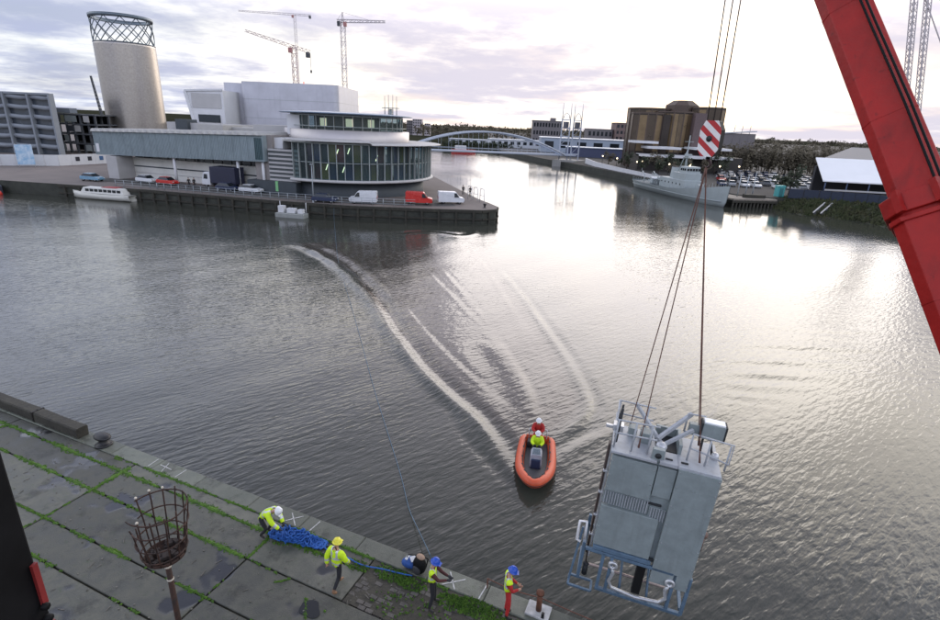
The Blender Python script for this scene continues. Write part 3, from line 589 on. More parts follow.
def person(label, loc, rz, pose=None, top=None, legs=None, boots=None, vest=None, vest_arms=False, helmet=None, hair=(.03, .02, .015), group=None, look=None, scale=1.0, stripes=True, gloves=None, floor=True):
    P = dict(STAND); P.update(pose or {}); P = {k_: Vector(v) for k_, v in P.items()}
    me = bpy.data.meshes.new('skel'); ks = list(P); me.from_pydata([P[k_] for k_ in ks], [(ks.index(a), ks.index(b_)) for a, b_ in EDG], [])
    ob = bpy.data.objects.new('skel', me); COL.objects.link(ob); sk = ob.modifiers.new('skin', 'SKIN'); sk.use_smooth_shade = True; sk.branch_smoothing = .6
    for i, k_ in enumerate(ks):
        d = me.skin_vertices[0].data[i]; d.radius = RAD.get(k_, RAD.get(k_[:2])); d.use_root = (k_ == 'pel')
    sd = ob.modifiers.new('sub', 'SUBSURF'); sd.levels = 2; sd.render_levels = 2
    dg = bpy.context.evaluated_depsgraph_get(); ev = ob.evaluated_get(dg); em = ev.to_mesh()
    V = [v.co.copy() for v in em.vertices]; Fs = [tuple(p.vertices) for p in em.polygons]; Nn = [v.normal.copy() for v in em.vertices]; ev.to_mesh_clear()
    bpy.data.objects.remove(ob); bpy.data.meshes.remove(me)
    def near(c):
        best = None
        for a, b_ in EDG:
            A, Bv = P[a], P[b_]; ab = Bv - A; t = max(0, min(1, (c - A).dot(ab) / ab.length_squared)); d = (A + ab * t - c).length
            if best is None or d < best[0]: best = (d, a, b_, t)
        return best
    mats_ = [M_skin, top, legs, boots, gloves or M_skin]; body = MB(); torso = []
    body.v = [tuple(v) for v in V]
    for f in Fs:
        c = sum((V[i] for i in f), Vector()) / len(f); d, a, b_, t = near(c); k_ = a[:2] + b_[:2]
        if k_ in ('pesp', 'spch'): mi = 1; torso.append((f, 'T', c))
        elif k_ in ('chne',): mi = 1 if t < .75 else 0; (torso.append((f, 'T', c)) if t < .62 else None)
        elif k_ == 'nehe': mi = 0
        elif k_ in ('chsh',): mi = 1; torso.append((f, 'T', c))
        elif k_ in ('shel', 'elwr'):
            mi = 1 if not (k_ == 'elwr' and t > .93) else 4
            if vest_arms and mi == 1: torso.append((f, 'A', c))
            elif k_ == 'shel' and t < .18: torso.append((f, 'T', c))
        elif k_ in ('anto',) or (k_ == 'knan' and t > .8): mi = 3
        else: mi = 2
        if k_ == 'pehi' and vest_arms: torso.append((f, 'T', c))
        body.f.append(f); body.mi.append(mi); body.sm.append(True)
    # head with face, in its own frame
    nk = (P['hea'] - P['nec']).normalized(); look = Vector(look) if look else Vector((0, 1, -.05)); fw = (look - nk * look.dot(nk)).normalized(); sd_ = fw.cross(nk).normalized(); HM = Matrix((sd_, fw, nk)).transposed(); hc = P['hea'] + nk * .045 + fw * .015
    hd = MB(); hd.ball((0, 0, 0), .1, 14, 12, (.78, .98, 1.18)); hd.ball((0, .045, -.055), .06, 10, 7, (.9, .85, .9))
    hd.ball((0, .102, -.01), .018, 6, 5, (.7, .9, 1.4))
    for s_ in (-1, 1): hd.ball((s_ * .08, -.01, -.005), .022, 6, 5, (.4, .8, 1.3))
    o_ = len(body.v); body.v += [tuple(hc + HM @ Vector(p)) for p in hd.v]; body.f += [tuple(i + o_ for i in f) for f in hd.f]; body.mi += [0] * len(hd.f); body.sm += [True] * len(hd.f)
    for s_ in (-1, 1):   # eyes and mouth
        e_ = MB(); e_.ball((s_ * .032, .088, .018), .011, 6, 5); o_ = len(body.v); body.v += [tuple(hc + HM @ Vector(p)) for p in e_.v]; body.f += [tuple(i + o_ for i in f) for f in e_.f]; body.mi += [5] * len(e_.f); body.sm += [True] * len(e_.f)
    e_ = MB(); e_.ball((0, .093, -.06), .02, 6, 4, (1, .35, .3)); o_ = len(body.v); body.v += [tuple(hc + HM @ Vector(p)) for p in e_.v]; body.f += [tuple(i + o_ for i in f) for f in e_.f]; body.mi += [6] * len(e_.f); body.sm += [True] * len(e_.f)
    # hands: palm, four fingers and a thumb
    for s_ in 'LR':
        w, el = P['wr' + s_], P['el' + s_]; d = (w - el).normalized(); sg = -1 if s_ == 'L' else 1
        ax = d.cross(Vector((sg, 0, 0))); ax = ax.normalized() if ax.length > .2 else d.cross(Vector((0, 0, 1))).normalized(); nn = ax.cross(d).normalized()
        hb = MB(); hb.tube([w - d * .02, w + d * .03, w + d * .075, w + d * .095], [.03, .038, .04, .03], 8)
        for j, ln_ in enumerate((.065, .075, .07, .055)):
            b0 = w + d * .085 + ax * (.03 - .02 * j); b1 = b0 + d * ln_ * .5 + nn * -.008 * sg; b2 = b1 + d * ln_ * .38 - nn * .022 * sg; hb.tube([b0, b1, b2], [.0095, .009, .0075], 6)
        b0 = w + d * .035 + ax * .035; hb.tube([b0, b0 + ax * .03 + d * .025, b0 + ax * .035 + d * .055], [.012, .010, .008], 6)
        o_ = len(body.v); body.v += [tuple(p) for p in hb.v]; body.f += [tuple(i + o_ for i in f) for f in hb.f]; body.mi += [4] * len(hb.f); body.sm += [True] * len(hb.f)
    th_ = thing('person', label, 'person', loc, rz, group); th_.scale = (scale,) * 3
    body.build('body', mats_ + [mat('eye_dark', (.02, .015, .012), .3), mat('lips', (.3, .12, .1), .5)], th_, False)
    if vest:
        vb = MB(); used = {}; off = .028
        up_ = (P['che'] - P['pel']).normalized(); L_ = (P['che'] - P['pel']).length
        for f, kd, c in torso:
            for i in f:
                if i not in used: used[i] = len(vb.v); vb.v.append(tuple(V[i] + Nn[i] * off))
            h_ = (c - P['pel']).dot(up_) / L_; st_ = stripes and ((kd == 'T' and (.05 < h_ < .22 or .52 < h_ < .68)) or (kd == 'A' and near(c)[1][:2] == 'el' and .25 < near(c)[3] < .55) or (kd == 'T' and h_ > .68 and .06 < abs((c - P['che']).x) < .13))
            vb.f.append(tuple(used[i] for i in f)); vb.mi.append(1 if st_ else 0); vb.sm.append(True)
        vo = vb.build('jacket' if vest_arms else 'vest', [vest, mat('reflective_tape', (.55, .57, .6), .35, metal=.3, var=.05)], th_, False)
        so = vo.modifiers.new('solid', 'SOLIDIFY'); so.thickness = .02; so.offset = -1
    if helmet:
        hm = MB(); pr = [(0, .135), (.05, .128), (.09, .10), (.113, .05), (.118, .015), (.14, .008), (.14, .0), (.112, .0)]; hm.lathe(pr, n=20)
        hm.box((0, .135, .004), (.15, .07, .012)); hm.tube([(0, -.11, .06), (0, -.06, .12), (0, 0, .14), (0, .06, .125), (0, .11, .06)], .012, 6)
        hm.v = [tuple(hc + HM @ (Vector(p) * 1.04 + Vector((0, 0, .022)))) for p in hm.v]; hm.build('helmet', helmet, th_, False)
    else:
        hr = MB(); hr.ball((0, -.018, .03), .1, 14, 10, (.84, 1.0, 1.08)); hr.v = [tuple(hc + HM @ Vector(p)) for p in hr.v]; hr.build('hair', mat('hair', hair, .8), th_, False)
    return th_
M_hv = mat('hi_vis_yellow', (.56, .80, .015), .7, var=.1, vscale=8, bump=.25, bscale=18)
M_navy = mat('dark_cloth', (.014, .014, .018), .85, var=.4, vscale=8); M_redc = mat('red_cloth', (.38, .018, .018), .8, var=.2, vscale=8, bump=.2, bscale=20); M_boot = mat('tan_boot', (.20, .11, .06), .7); M_bboot = mat('black_boot', (.015, .014, .013), .6)
H_white = mat('helmet_white', (.75, .76, .78), .35, var=.04); H_yel = mat('helmet_yellow', (.72, .66, .05), .35, var=.04); H_blue = mat('helmet_blue', (.015, .07, .42), .35, var=.06); M_glove = mat('dark_glove', (.03, .03, .035), .8)
GW = 'dock workers on the quay'
def face(d): return math.atan2(d.y, d.x) - math.pi / 2
toW = -QN
person('worker in yellow jacket and white helmet bent over the blue rope heap', Q(16.18, 1.22, 2.0), face(QE * 1.0 + QN * -.1), dict(pel=(0, -.12, .74), spi=(0, .0, .90), che=(0, .20, 1.02), nec=(0, .37, 1.10), hea=(0, .46, 1.14), shL=(-.19, .26, 1.07), elL=(-.22, .40, .82), wrL=(-.13, .56, .60), shR=(.19, .26, 1.07), elR=(.22, .42, .80), wrR=(.12, .58, .56), hiL=(-.1, -.12, .72), knL=(-.15, .14, .44), anL=(-.15, -.08, .10), toL=(-.17, .09, .05), hiR=(.1, -.12, .72), knR=(.15, .12, .42), anR=(.15, -.14, .10), toR=(.17, .03, .05)), M_hv, M_navy, M_bboot, M_hv, True, H_white, group=GW, look=(0, .8, -.6), gloves=M_glove, scale=.92)
person('worker in yellow jacket and yellow helmet walking away from the camera', Q(19.28, 1.86, 2.0), face(toW * 1.0 + QE * .12), dict(anL=(-.10, .16, .10), knL=(-.10, .17, .52), toL=(-.11, .33, .05), anR=(.10, -.32, .16), knR=(.10, -.06, .51), toR=(.11, -.18, .05), elL=(-.27, -.12, 1.17), wrL=(-.26, -.14, .92), elR=(.27, .05, 1.16), wrR=(.25, .20, .96)), M_hv, M_navy, M_boot, M_hv, True, H_yel, group=GW, scale=.92)
person('worker in blue helmet and yellow vest pointing across with an arm stretched out', Q(21.85, 1.28, 2.0), face(QE * 1.0 + toW * .25), dict(elL=(-.10, .22, 1.24), wrL=(.0, .45, 1.22), elR=(.22, .20, 1.22), wrR=(.12, .44, 1.20), anL=(-.16, .02, .10), anR=(.18, -.06, .10), toL=(-.2, .18, .05), toR=(.24, .1, .05), hea=(0, .03, 1.60)), mat('maroon_cloth', (.06, .014, .014), .8, var=.4, vscale=6), M_navy, M_bboot, M_hv, False, H_blue, group=GW, look=(.2, 1, .1), gloves=M_glove, scale=.91)
person('worker in blue helmet, red overalls and yellow vest by the mooring post', Q(23.72, .72, 2.0), face(QE * 1.0 + toW * .45), dict(elL=(-.24, .06, 1.16), wrL=(-.09, .26, 1.10), elR=(.24, .06, 1.16), wrR=(.09, .26, 1.08), hea=(0, .04, 1.60)), M_redc, M_redc, M_bboot, M_hv, False, H_blue, group=GW, look=(.15, 1, -.15), scale=.92)
# ------------------------------------------------------------------ grey equipment module hanging from the crane
M_gry = mat('grey_blue_paint', (.235, .275, .28), .5, var=.12, vscale=2.5, bump=.15, bscale=9, streak=.22, scol=(.06, .05, .045))
M_gry2 = mat('grey_pale_paint', (.38, .40, .43), .5, var=.12, vscale=3, streak=.3, scol=(.08, .06, .05))
M_blu = mat('blue_frame_paint', (.105, .165, .235), .45, var=.2, vscale=4)
M_galv = mat('galvanised', (.55, .56, .58), .4, metal=.5, var=.2, vscale=6)
M_dk = mat('dark_grille', (.02, .022, .025), .7)
LC = Vector((4.98, 11.95, 0)); LRZ = R_(-17)
from mathutils import Euler
LROT = Euler((0, R_(3), LRZ))
LC.z = .39
ld = thing('equipment_module', 'grey steel equipment module with railings and blue base frame hung over the water', 'machine', LC, rot=LROT); ld.scale = (.88, .88, .86)
W_ = 2.55; D_ = 1.5; Z0, Z1 = 2.35, 6.75
def LB(name, m, *boxes, parent=None, bevel=.012):
    k = MB()
    for c, d in boxes: k.box(c, d)
    return k.build(name, m, parent or ld, False, bevel=bevel)
LB('casing', M_gry, ((-.25, .1, (3.0 + Z1 - .12) / 2), (W_ - .5, D_, Z1 - .12 - 3.0)))
# front skins: upper left panel, centre panel, lower left panel, tall right panel
LB('front_panel', M_gry, ((-.80, -.70, 5.95), (1.28, .14, 1.25)))
LB('front_panel', M_gry, ((.13, -.69, 6.05), (.52, .12, 1.05)))
LB('front_panel', M_gry, ((-.60, -.71, 3.95), (1.70, .14, 1.55)))
LB('front_panel', M_gry, ((.98, -.735, 4.55), (1.14, .19, 4.3)))
# louvre strips between the panels
lv = LB('louvre_panel', M_gry, ((-.78, -.66, 5.03), (1.34, .06, .52)))
for i in range(17): LB('louvre_slat', M_gry2, ((-1.40 + i * .077, -.705, 5.03), (.022, .05, .46)), parent=lv, bevel=0)
lv = LB('louvre_panel', M_gry, ((.16, -.66, 4.86), (.5, .06, .46)))
for i in range(6): LB('louvre_slat', M_gry2, ((-.02 + i * .075, -.705, 4.86), (.022, .05, .42)), parent=lv, bevel=0)
LB('dark_slot', M_dk, ((.02, -.70, 5.20), (.42, .05, .07)))
for z in (3.08,): LB('bottom_lip', M_blu, ((-.55, -.72, z), (1.75, .22, .14)))
LB('dark_slot', M_dk, ((-.1, -.745, 3.20), (.35, .05, .09))); LB('dark_slot', M_dk, ((.30, -.745, 3.18), (.22, .05, .09)))
# top deck: pale sheets, hatch pit, motor box
LB('top_deck', M_gry2, ((-.85, .0, Z1 - .04), (1.3, 1.6, .08)), ((.95, .05, Z1 - .03), (1.15, 1.7, .10)), ((.12, -.5, Z1 - .02), (.5, .6, .12)))
LB('hatch_pit', M_dk, ((.12, .35, Z1 - .02), (.75, .9, .05)))
LB('hatch_side', M_gry, ((.42, .35, Z1 + .16), (.10, 1.0, .34)), ((.1, .84, Z1 + .14), (.7, .10, .3)))
LB('lug_bracket', M_gry, ((-.20, -.62, Z1 + .12), (.34, .16, .44)))
k = MB(); k.tube([(-.20, -.72, Z1 + .14), (-.20, -.69, Z1 + .14)], .09, 14); k.build('lug_hole', M_dk, ld, False)
for x in (.12, .55): LB('deck_slot', M_dk, ((x, -.60, Z1 + .055), (.2, .06, .04)))
k = MB()   # crossed lifting beams
k.bar((-.25, -.1, Z1 + .35), (.62, .62, Z1 + 1.05), .09, .12); k.bar((-.15, -.25, Z1 + .2), (.70, .25, Z1 + .72), .08, .1); k.bar((-.1, -.1, Z1 + .2), (-1.0, .7, Z1 + .95), .08, .1); k.build('lifting_arm', M_gry2, ld, False)
k = MB(); k.ball((-.12, -.25, Z1 + .22), .17, 12, 8, (1, 1, .8)); k.build('pivot_cap', M_galv, ld, False)
LB('winch_box', M_gry, ((-.55, .2, Z1 + .16), (.34, .4, .38))); LB('winch_box', M_gry, ((-.95, .35, Z1 + .14), (.25, .3, .34)))
# railings
def rail(name, pts, m=M_gry2, r=.028):
    k = MB(); k.tube(pts, r, 8, smooth=True); return k.build(name, m, ld, False)
z = Z1 + .02
for x, y in ((-1.45, -.62), (-.95, -.62), (-.5, -.55), (-1.45, .6), (-.6, .6)): rail('railing_post', [(x, y, z), (x, y, z + .95)])
for h in (.5, .95): rail('railing_bar', [(-.3, -.5, z + h), (-1.5, -.62, z + h), (-1.5, .6, z + h), (-.4, .6, z + h)])
for x, y in ((.62, -.35), (1.62, -.45), (1.1, -.42)): rail('railing_post', [(x, y, z), (x, y, z + .85)])
rail('railing_bar', [(.62, -.35, z + .42), (.62, -.35, z + .9), (1.68, -.47, z + .9), (1.68, -.47, z + .25), (1.1, -.42, z + .38), (.62, -.35, z + .42)])
rail('railing_bar', [(.50, .5, z + .45), (.50, .5, z + 1.08), (1.0, .55, z + 1.08)]); rail('railing_bar', [(.50, .5, z + .45), (.95, .55, z + .45)])
rail('lamp_bracket', [(1.05, .35, z), (1.05, .45, z + .5)], M_dk, .035); rail('lamp_bracket', [(1.35, .15, z), (1.25, .4, z + .5)], M_dk, .035)
fl = LB('floodlight', M_gry, ((1.25, .45, z + .72), (.62, .34, .52)), bevel=.02); LB('floodlight_rim', mat('pale_rim', (.7, .72, .74), .4), ((1.25, .45, z + 1.0), (.58, .30, .05)), parent=fl); [LB('end_cap', M_dk, ((x, .45, z + .72), (.05, .36, .54)), parent=fl) for x in (.92, 1.58)]
LB('junction_box', M_gry, ((.75, .5, z + .62), (.3, .2, .36)))
k = MB(); k.lathe([(0, z + .2), (.09, z + .18), (.12, z + .08), (.10, z)], (1.42, .1, 0), 12); k.build('vent_cap', M_galv, ld, False)
for y in (-.45, -.2):
    k = MB(); k.tube([(-1.42, y, z + .1), (-1.42, y, z + .75), (-1.40, y, z + 1.25)], [.05, .05, .03], 8); k.build('pipe_stub', M_dk, ld, False)
LB('valve_block', M_galv, ((-1.42, -.3, z + .55), (.3, .3, .2)), ((-1.65, -.3, z + .5), (.25, .1, .1)))
# left cable ladder and right fittings
LB('side_channel', mat('channel_rust', (.09, .07, .06), .7, var=.4, vscale=6), ((-1.56, -.30, 4.55), (.07, .22, 4.3))); LB('side_conduit', M_galv, ((-1.48, -.52, 4.6), (.06, .06, 4.4)))
for z_ in (3.3, 4.1, 5.0, 5.8): LB('conduit_clip', M_galv, ((-1.52, -.5, z_), (.16, .12, .07)))
LB('side_strip', mat('side_dark', (.12, .13, .14), .6), ((-1.49, .0, 5.3), (.02, .9, 2.4)))
k = MB(); k.tube([(1.62, -.3, 3.7), (1.62, -.3, 4.25)], .10, 12); k.tube([(1.55, -.3, 3.3), (1.60, -.3, 3.7)], .05, 8); k.ball((1.66, -.3, 4.3), .12, 10, 7); k.build('side_motor', mat('motor_brown', (.16, .10, .08), .6, var=.4), ld, False)
# blue base frame
zf, zt = 1.45, 2.95
def fb(name, a, b_, w=.10, m=M_blu): k = MB(); k.bar(a, b_, w, w); return k.build(name, m, ld, False, bevel=.008)
X0, X1, Y0, Y1 = -1.62, 1.55, -.78, .80
for x in (-1.05, -.78, 1.1, X1): fb('frame_leg', (x, Y0, zf), (x, Y0, zt))
for x in (X0 - .0, X1): fb('frame_leg', (x, Y1, zf), (x, Y1, zt))
fb('frame_leg', (-1.68, -.6, zf + .02), (-1.68, -.6, zt + .05))
for y in (Y0, Y1): fb('frame_rail', (-1.1 if y < 0 else X0, y, zf), (X1, y, zf), .11)
fb('frame_rail', (-1.68, Y1, zt - .45), (X1, Y1, zt - .45)); fb('frame_rail', (X0, Y0, zt - .02), (X1 - .5, Y0, zt - .02))
for x in (-1.68, X1): fb('frame_rail', (x, -.6, zf), (x, Y1, zf)); fb('frame_rail', (x, -.6, zt - .4), (x, Y1, zt - .4))
for y in (-.98, -.55): fb('step_bar', (-1.95, y, zf - .02), (-1.22, y, zf - .02), .07)
for x in (-1.95, -1.22): fb('step_bar', (x, -.98, zf - .02), (x, -.55, zf - .02), .07)
fb('step_bar', (-1.95, -.75, zf), (-1.82, -.6, zt + .6), .07)
rail('cable_guide', [(-1.82, -.72, 3.05), (-1.95, -.72, 3.1), (-1.95, -.72, 3.85), (-1.75, -.72, 3.9), (-1.72, -.72, 3.2)], mat('white_paint', (.72, .72, .74), .45, var=.05), .045)
LB('ram_housing', mat('black_ram', (.006, .006, .007), .5), ((.12, -.72, 2.35), (.26, .2, 1.25)))
rail('yoke_pipe', [(-.72, -.85, 2.55), (-.66, -.85, 2.28), (-.74, -.85, 1.95), (-.62, -.85, 1.72), (.12, -.85, 1.63), (.84, -.85, 1.72), (1.0, -.85, 1.95), (.92, -.85, 2.28), (1.0, -.85, 2.52)], M_galv, .055)
for x, z_ in ((-.72, 2.62), (1.0, 2.6)):
    k = MB(); k.lathe([(.07, -.05), (.15, -.05), (.15, .05), (.07, .05), (.07, -.05)], (x, -.85, z_), 18, rot=Matrix.Rotation(math.pi / 2, 3, 'X')); k.build('yoke_eye', M_galv, ld, False)
rail('cross_pipe', [(-1.55, -.2, 1.75), (1.3, -.2, 1.75)], mat('pipe_tan', (.35, .28, .26), .5, metal=.3), .045)
for x in (-.35, .5): rail('cross_pipe', [(x, Y0, 1.5), (x, Y1, 2.4)], M_blu, .04)
k = MB(); k.tube([(-1.5, -.5, 1.6), (-1.5, -.5, 2.0)], .09, 10); k.ball((-1.5, -.5, 2.02), .1, 8, 6); k.build('float_switch', M_dk, ld, False)
rail('hanging_cable', [(-1.56, -.45, 6.6), (-1.58, -.5, 4.0), (-1.52, -.5, 2.0)], mat('cable_brown', (.05, .03, .025), .7), .022)

# hook block, slings and hoist ropes
HK = Vector((5.04, 11.95, 13.95)); HRZ = R_(-38)
hb = thing('hook_block', 'red and white striped crane hook block above the grey module', 'hook block', HK, HRZ); hb.scale = (.85, .85, .92)
M_hr = mat('hook_red', (.45, .02, .025), .45, var=.12, vscale=5); M_hw = mat('hook_white', (.75, .73, .72), .5, var=.08, vscale=5)
def hexa(w, h0, h1): return [(-w, h0 + .16), (-w * .55, h0), (w * .55, h0), (w, h0 + .16), (w, h1 - .2), (w * .6, h1), (-w * .6, h1), (-w, h1 - .2)]
pf = hexa(.25, -.40, .40)
k = MB(); k.extrude(pf, -.13, .26); k.build('cheek_block', M_blk, hb, False, bevel=.02)
def clip(poly, a, b_, c):   # keep a*x+b*z<=c
    out = []
    for i in range(len(poly)):
        p, q_ = poly[i], poly[(i + 1) % len(poly)]; dp, dq = a * p[0] + b_ * p[1] - c, a * q_[0] + b_ * q_[1] - c
        if dp <= 0: out.append(p)
        if dp * dq < 0: t_ = dp / (dp - dq); out.append((p[0] + (q_[0] - p[0]) * t_, p[1] + (q_[1] - p[1]) * t_))
    return out
plate = None
for i in range(-7, 8):
    lo, hi = i * .115, (i + 1) * .115; a, b_ = .62, .785
    pg = clip(clip(pf, a, b_, hi), -a, -b_, -lo)
    if len(pg) >= 3:
        k = MB(); k.extrude(pg, -.152, -.132); plate = k.build('stripe', M_hr if i % 2 == 0 else M_hw, hb, False)
k = MB(); k.extrude([(p[0] * .6, p[1] * .8) for p in pf], .26, .31); k.build('sheave_guard', M_blk, hb, False)
k = MB(); k.tube([(0, .06, -.38), (0, .06, -.46)], .05, 10); k.build('swivel', M_blk, hb, False)
k = MB(); k.tube([(0, .06, -.44), (.0, .06, -.48)] + [(.085 * math.sin(a), .06, -.565 + .085 * math.cos(a)) for a in [i * .35 for i in range(0, 13)]], [.045] * 2 + [.04 - .002 * i for i in range(13)], 10); k.build('hook', mat('hook_steel', (.05, .03, .03), .5, metal=.4), hb, False)
for y in (-.14, .28):
    k = MB(); k.tube([(0, y - .03, 0), (0, y + .03, 0)], .07, 12); k.build('sheave_pin', M_dk, hb, False)
TIP = Vector((4.55, 12.15, 21.5))
M_wire = mat('steel_rope', (.085, .07, .065), .6, metal=.3)
for i, dx in enumerate((-.17, 0, .17)):
    k = MB(); k.tube([HK + Vector((dx * .8, .02, .28)), TIP + Vector((dx * 1.1 + .35, -.1, -.6))], .012, 6); tag(k.build('hoist_rope', M_wire), ['leftmost of the three steel hoist ropes above the striped hook block', 'middle steel hoist rope above the striped hook block', 'rightmost of the three steel hoist ropes above the striped hook block'][i], 'rope', 'hoist ropes')
M_sling = mat('sling_brown', (.13, .06, .045), .7, var=.4, vscale=3)
LM = Matrix.Translation(LC) @ LROT.to_matrix().to_4x4() @ Matrix.Diagonal((.88, .88, .86, 1)); hkp = HK + Vector((.03, .04, -.60))
for p, lb in (((-1.05, .5, Z1 + .1), 'brown wire sling to the module corner nearest the blue rope heap'), ((-.75, -.45, Z1 + .1), 'brown wire sling just right of the outermost sling'), ((.95, -.45, Z1 + .1), 'brown wire sling dropping straight to the floodlight end of the module'), ((1.0, .5, Z1 + .1), 'brown wire sling behind the straight one at the floodlight end')):
    e_ = LM @ Vector(p); k = MB(); k.tube([hkp, hkp.lerp(e_, .02), hkp.lerp(e_, .96), e_], [.024, .013, .013, .028], 6); tag(k.build('lifting_sling', M_sling), lb, 'sling', 'lifting slings')

# ------------------------------------------------------------------ red crane boom
BA, BB = Vector((4.80, 8.00, 15.75)), Vector((5.36, 5.06, 11.98))
bd = (BB - BA).normalized(); b_top = BA - bd * 7.2; b_bot = BA + bd * 14.6; COLL = 3.05
M_boom = mat('boom_red', (.31, .011, .009), .5, spec=.3, var=.22, vscale=1.2, bump=.12, bscale=12, streak=.4, scol=(.05, .006, .006))
bx_ = bd.cross(Vector((0, 0, 1))).normalized(); bz_ = bx_.cross(bd)
BROT = R_(36)
ax_ = bx_ * math.cos(BROT) + bz_ * math.sin(BROT); az_ = -bx_ * math.sin(BROT) + bz_ * math.cos(BROT)
def boom_section(k, s0, s1, w, h, ch):
    pr = [(-w, -h + ch), (-w + ch, -h), (w - ch, -h), (w, -h + ch), (w, h - ch), (w - ch, h), (-w + ch, h), (-w, h - ch)]
    V = [BA + bd * s_ + ax_ * a + az_ * c for s_ in (s0, s1) for a, c in pr]; n = 8
    k.add(V, [tuple(range(n)), tuple(range(2 * n - 1, n - 1, -1))] + [(i, n + i, n + (i + 1) % n, (i + 1) % n) for i in range(n)])
bm_ = thing('crane_boom', 'red telescopic crane boom slanting up past the camera', 'crane boom', BA + bd * 14.6)
k = MB(); boom_section(k, -7.2, COLL + .3, .235, .275, .10); k.build('inner_section', M_boom, bm_, bevel=.012)
k = MB(); boom_section(k, COLL, 14.0, .285, .325, .115); k.build('outer_section', M_boom, bm_, bevel=.012)
k = MB(); boom_section(k, COLL - .10, COLL + .12, .335, .375, .13); k.build('collar', M_boom, bm_, bevel=.01)
k = MB(); boom_section(k, COLL + .16, COLL + .22, .31, .35, .12); k.build('collar_rib', M_boom, bm_, bevel=.01)
for s_, a, c in ((COLL, .36, .15), (COLL, -.36, -.1), (COLL, .36, -.2)):
    k = MB(); p = BA + bd * s_ + ax_ * a + az_ * c; k.bar(p - bd * .13, p + bd * .13, .06, .08); k.build('wear_pad_clamp', M_boom, bm_)
for s_, c in ((-1.0, .02), (.2, -.12), (1.7, .08), (2.4, .12), (-2.2, .1)):
    k = MB(); p = BA + bd * s_ - ax_ * .235 + az_ * c; k.bar(p, p - ax_ * .012, .035, .05); k.build('grease_plug', M_blk, bm_)
k = MB(); k.bar(BA + bd * (COLL - .05) + az_ * .39, BA + bd * (COLL - .05) + az_ * .39 + ax_ * .5, .035, .035); k.build('steel_rod', M_galv, bm_)
k = MB(); c_ = BA - bd * 7.3; k.box(c_, (.5, .8, .7), QRZ); k.build('boom_head', M_boom, bm_, bevel=.03)
k = MB(); e_ = BA + bd * 14.2; k.box((e_.x, e_.y, (e_.z + 2.0) / 2), (1.6, 1.6, max(.3, e_.z - 2.0))); k.build('turntable', M_blk, bm_, bevel=.03)

for s_ in (-5.2, -3.4, -1.6, .2, 1.9, 4.2, 6.2):      # weld seams round the boom
    w, h, ch = (.238, .278, .10) if s_ < COLL else (.288, .328, .115); k = MB(); boom_section(k, s_, s_ + .018, w, h, ch); k.build('weld_seam', M_boom, bm_)
for a, c in ((-.30, .16), (-.30, .21)):               # hydraulic hoses clipped along the side
    k = MB(); k.tube([BA + bd * (-6.5 + i * .6) + ax_ * (a - (.05 if -6.5 + i * .6 > COLL - .2 else 0) + .008 * math.sin(i * 2.1)) * (-1) + az_ * (c + .01 * math.sin(i)) for i in range(24)], .014, 6); k.build('hose', M_blk, bm_)
M_bolt = mat('bolt_steel', (.30, .32, .33), .45, metal=.4)
for x, z_ in [(-1.40, z0) for z0 in (5.45, 5.9, 6.4)] + [(-.22, z0) for z0 in (5.45, 5.9, 6.4)] + [(.46, z0) for z0 in (2.6, 3.3, 4.0, 4.7, 5.4, 6.1, 6.6)] + [(1.50, z0) for z0 in (2.6, 3.3, 4.0, 4.7, 5.4, 6.1, 6.6)] + [(-1.38, z0) for z0 in (3.3, 3.9, 4.6)]:
    k = MB(); k.lathe([(0, .012), (.02, .01), (.024, 0)], (x, -.775 if x < .4 else -.832, z_), 6, rot=Matrix.Rotation(math.pi / 2, 3, 'X')); k.build('bolt', M_bolt, ld, False)
# ------------------------------------------------------------------ orange inflatable rescue boat and its crew
bow, stern = Vector((2.90, 17.75, 0)), Vector((3.40, 20.95, 0)); dv = (bow - stern).normalized()
rb = thing('rescue_boat', 'orange inflatable rescue boat heading towards the quay', 'boat', stern, face(dv)); rb.scale = (.9,) * 3
M_or = mat('boat_orange', (.56, .085, .03), .5, var=.14, vscale=5, bump=.1, bscale=30); M_dg = mat('boat_grey', (.10, .105, .11), .6, var=.2, vscale=6); M_wht = mat('boat_white', (.6, .62, .65), .45)
# y forward, stern at y=0, bow at 3.9
half = [(-.66, -.45, .30), (-.72, .0, .32), (-.76, 1.0, .34), (-.77, 1.9, .37), (-.71, 2.6, .42), (-.52, 3.2, .50), (-.26, 3.62, .55)]
path = [Vector(p) for p in half] + [Vector((0, 3.8, .56))] + [Vector((-p[0], p[1], p[2])) for p in half[::-1]]
PP = path
for _ in range(2):
    Q_ = [PP[0]]
    for a, b_ in zip(PP[:-1], PP[1:]): Q_ += [a.lerp(b_, .25), a.lerp(b_, .75)]
    PP = Q_ + [PP[-1]]
n_ = len(PP); rr_ = [.06 + .15 * min(1, min(i, n_ - 1 - i) / 5) for i in range(n_)]
k = MB(); k.tube(PP, rr_, 14); tb = k.build('tube', M_or, rb, False)
k = MB(); st_ = [(p + Vector((0, 0, -.02)) + (Vector((p.x, (p.y - 1.8) * .35, 0)).normalized() * .205)) for p in PP[6:-6]]; k.tube(st_, .035, 6); k.build('rubbing_strake', mat('strake', (.10, .02, .015), .6), tb, False)
k = MB(); li = [(p + Vector((0, 0, .17)) + (Vector((-p.x, -(p.y - 1.8) * .3, 0)).normalized() * .13) + Vector((0, 0, .03 * math.sin(i * 1.9)))) for i, p in enumerate(PP[4:-4])]; k.tube(li, .022, 5); k.build('grab_line', M_dk, tb, False)
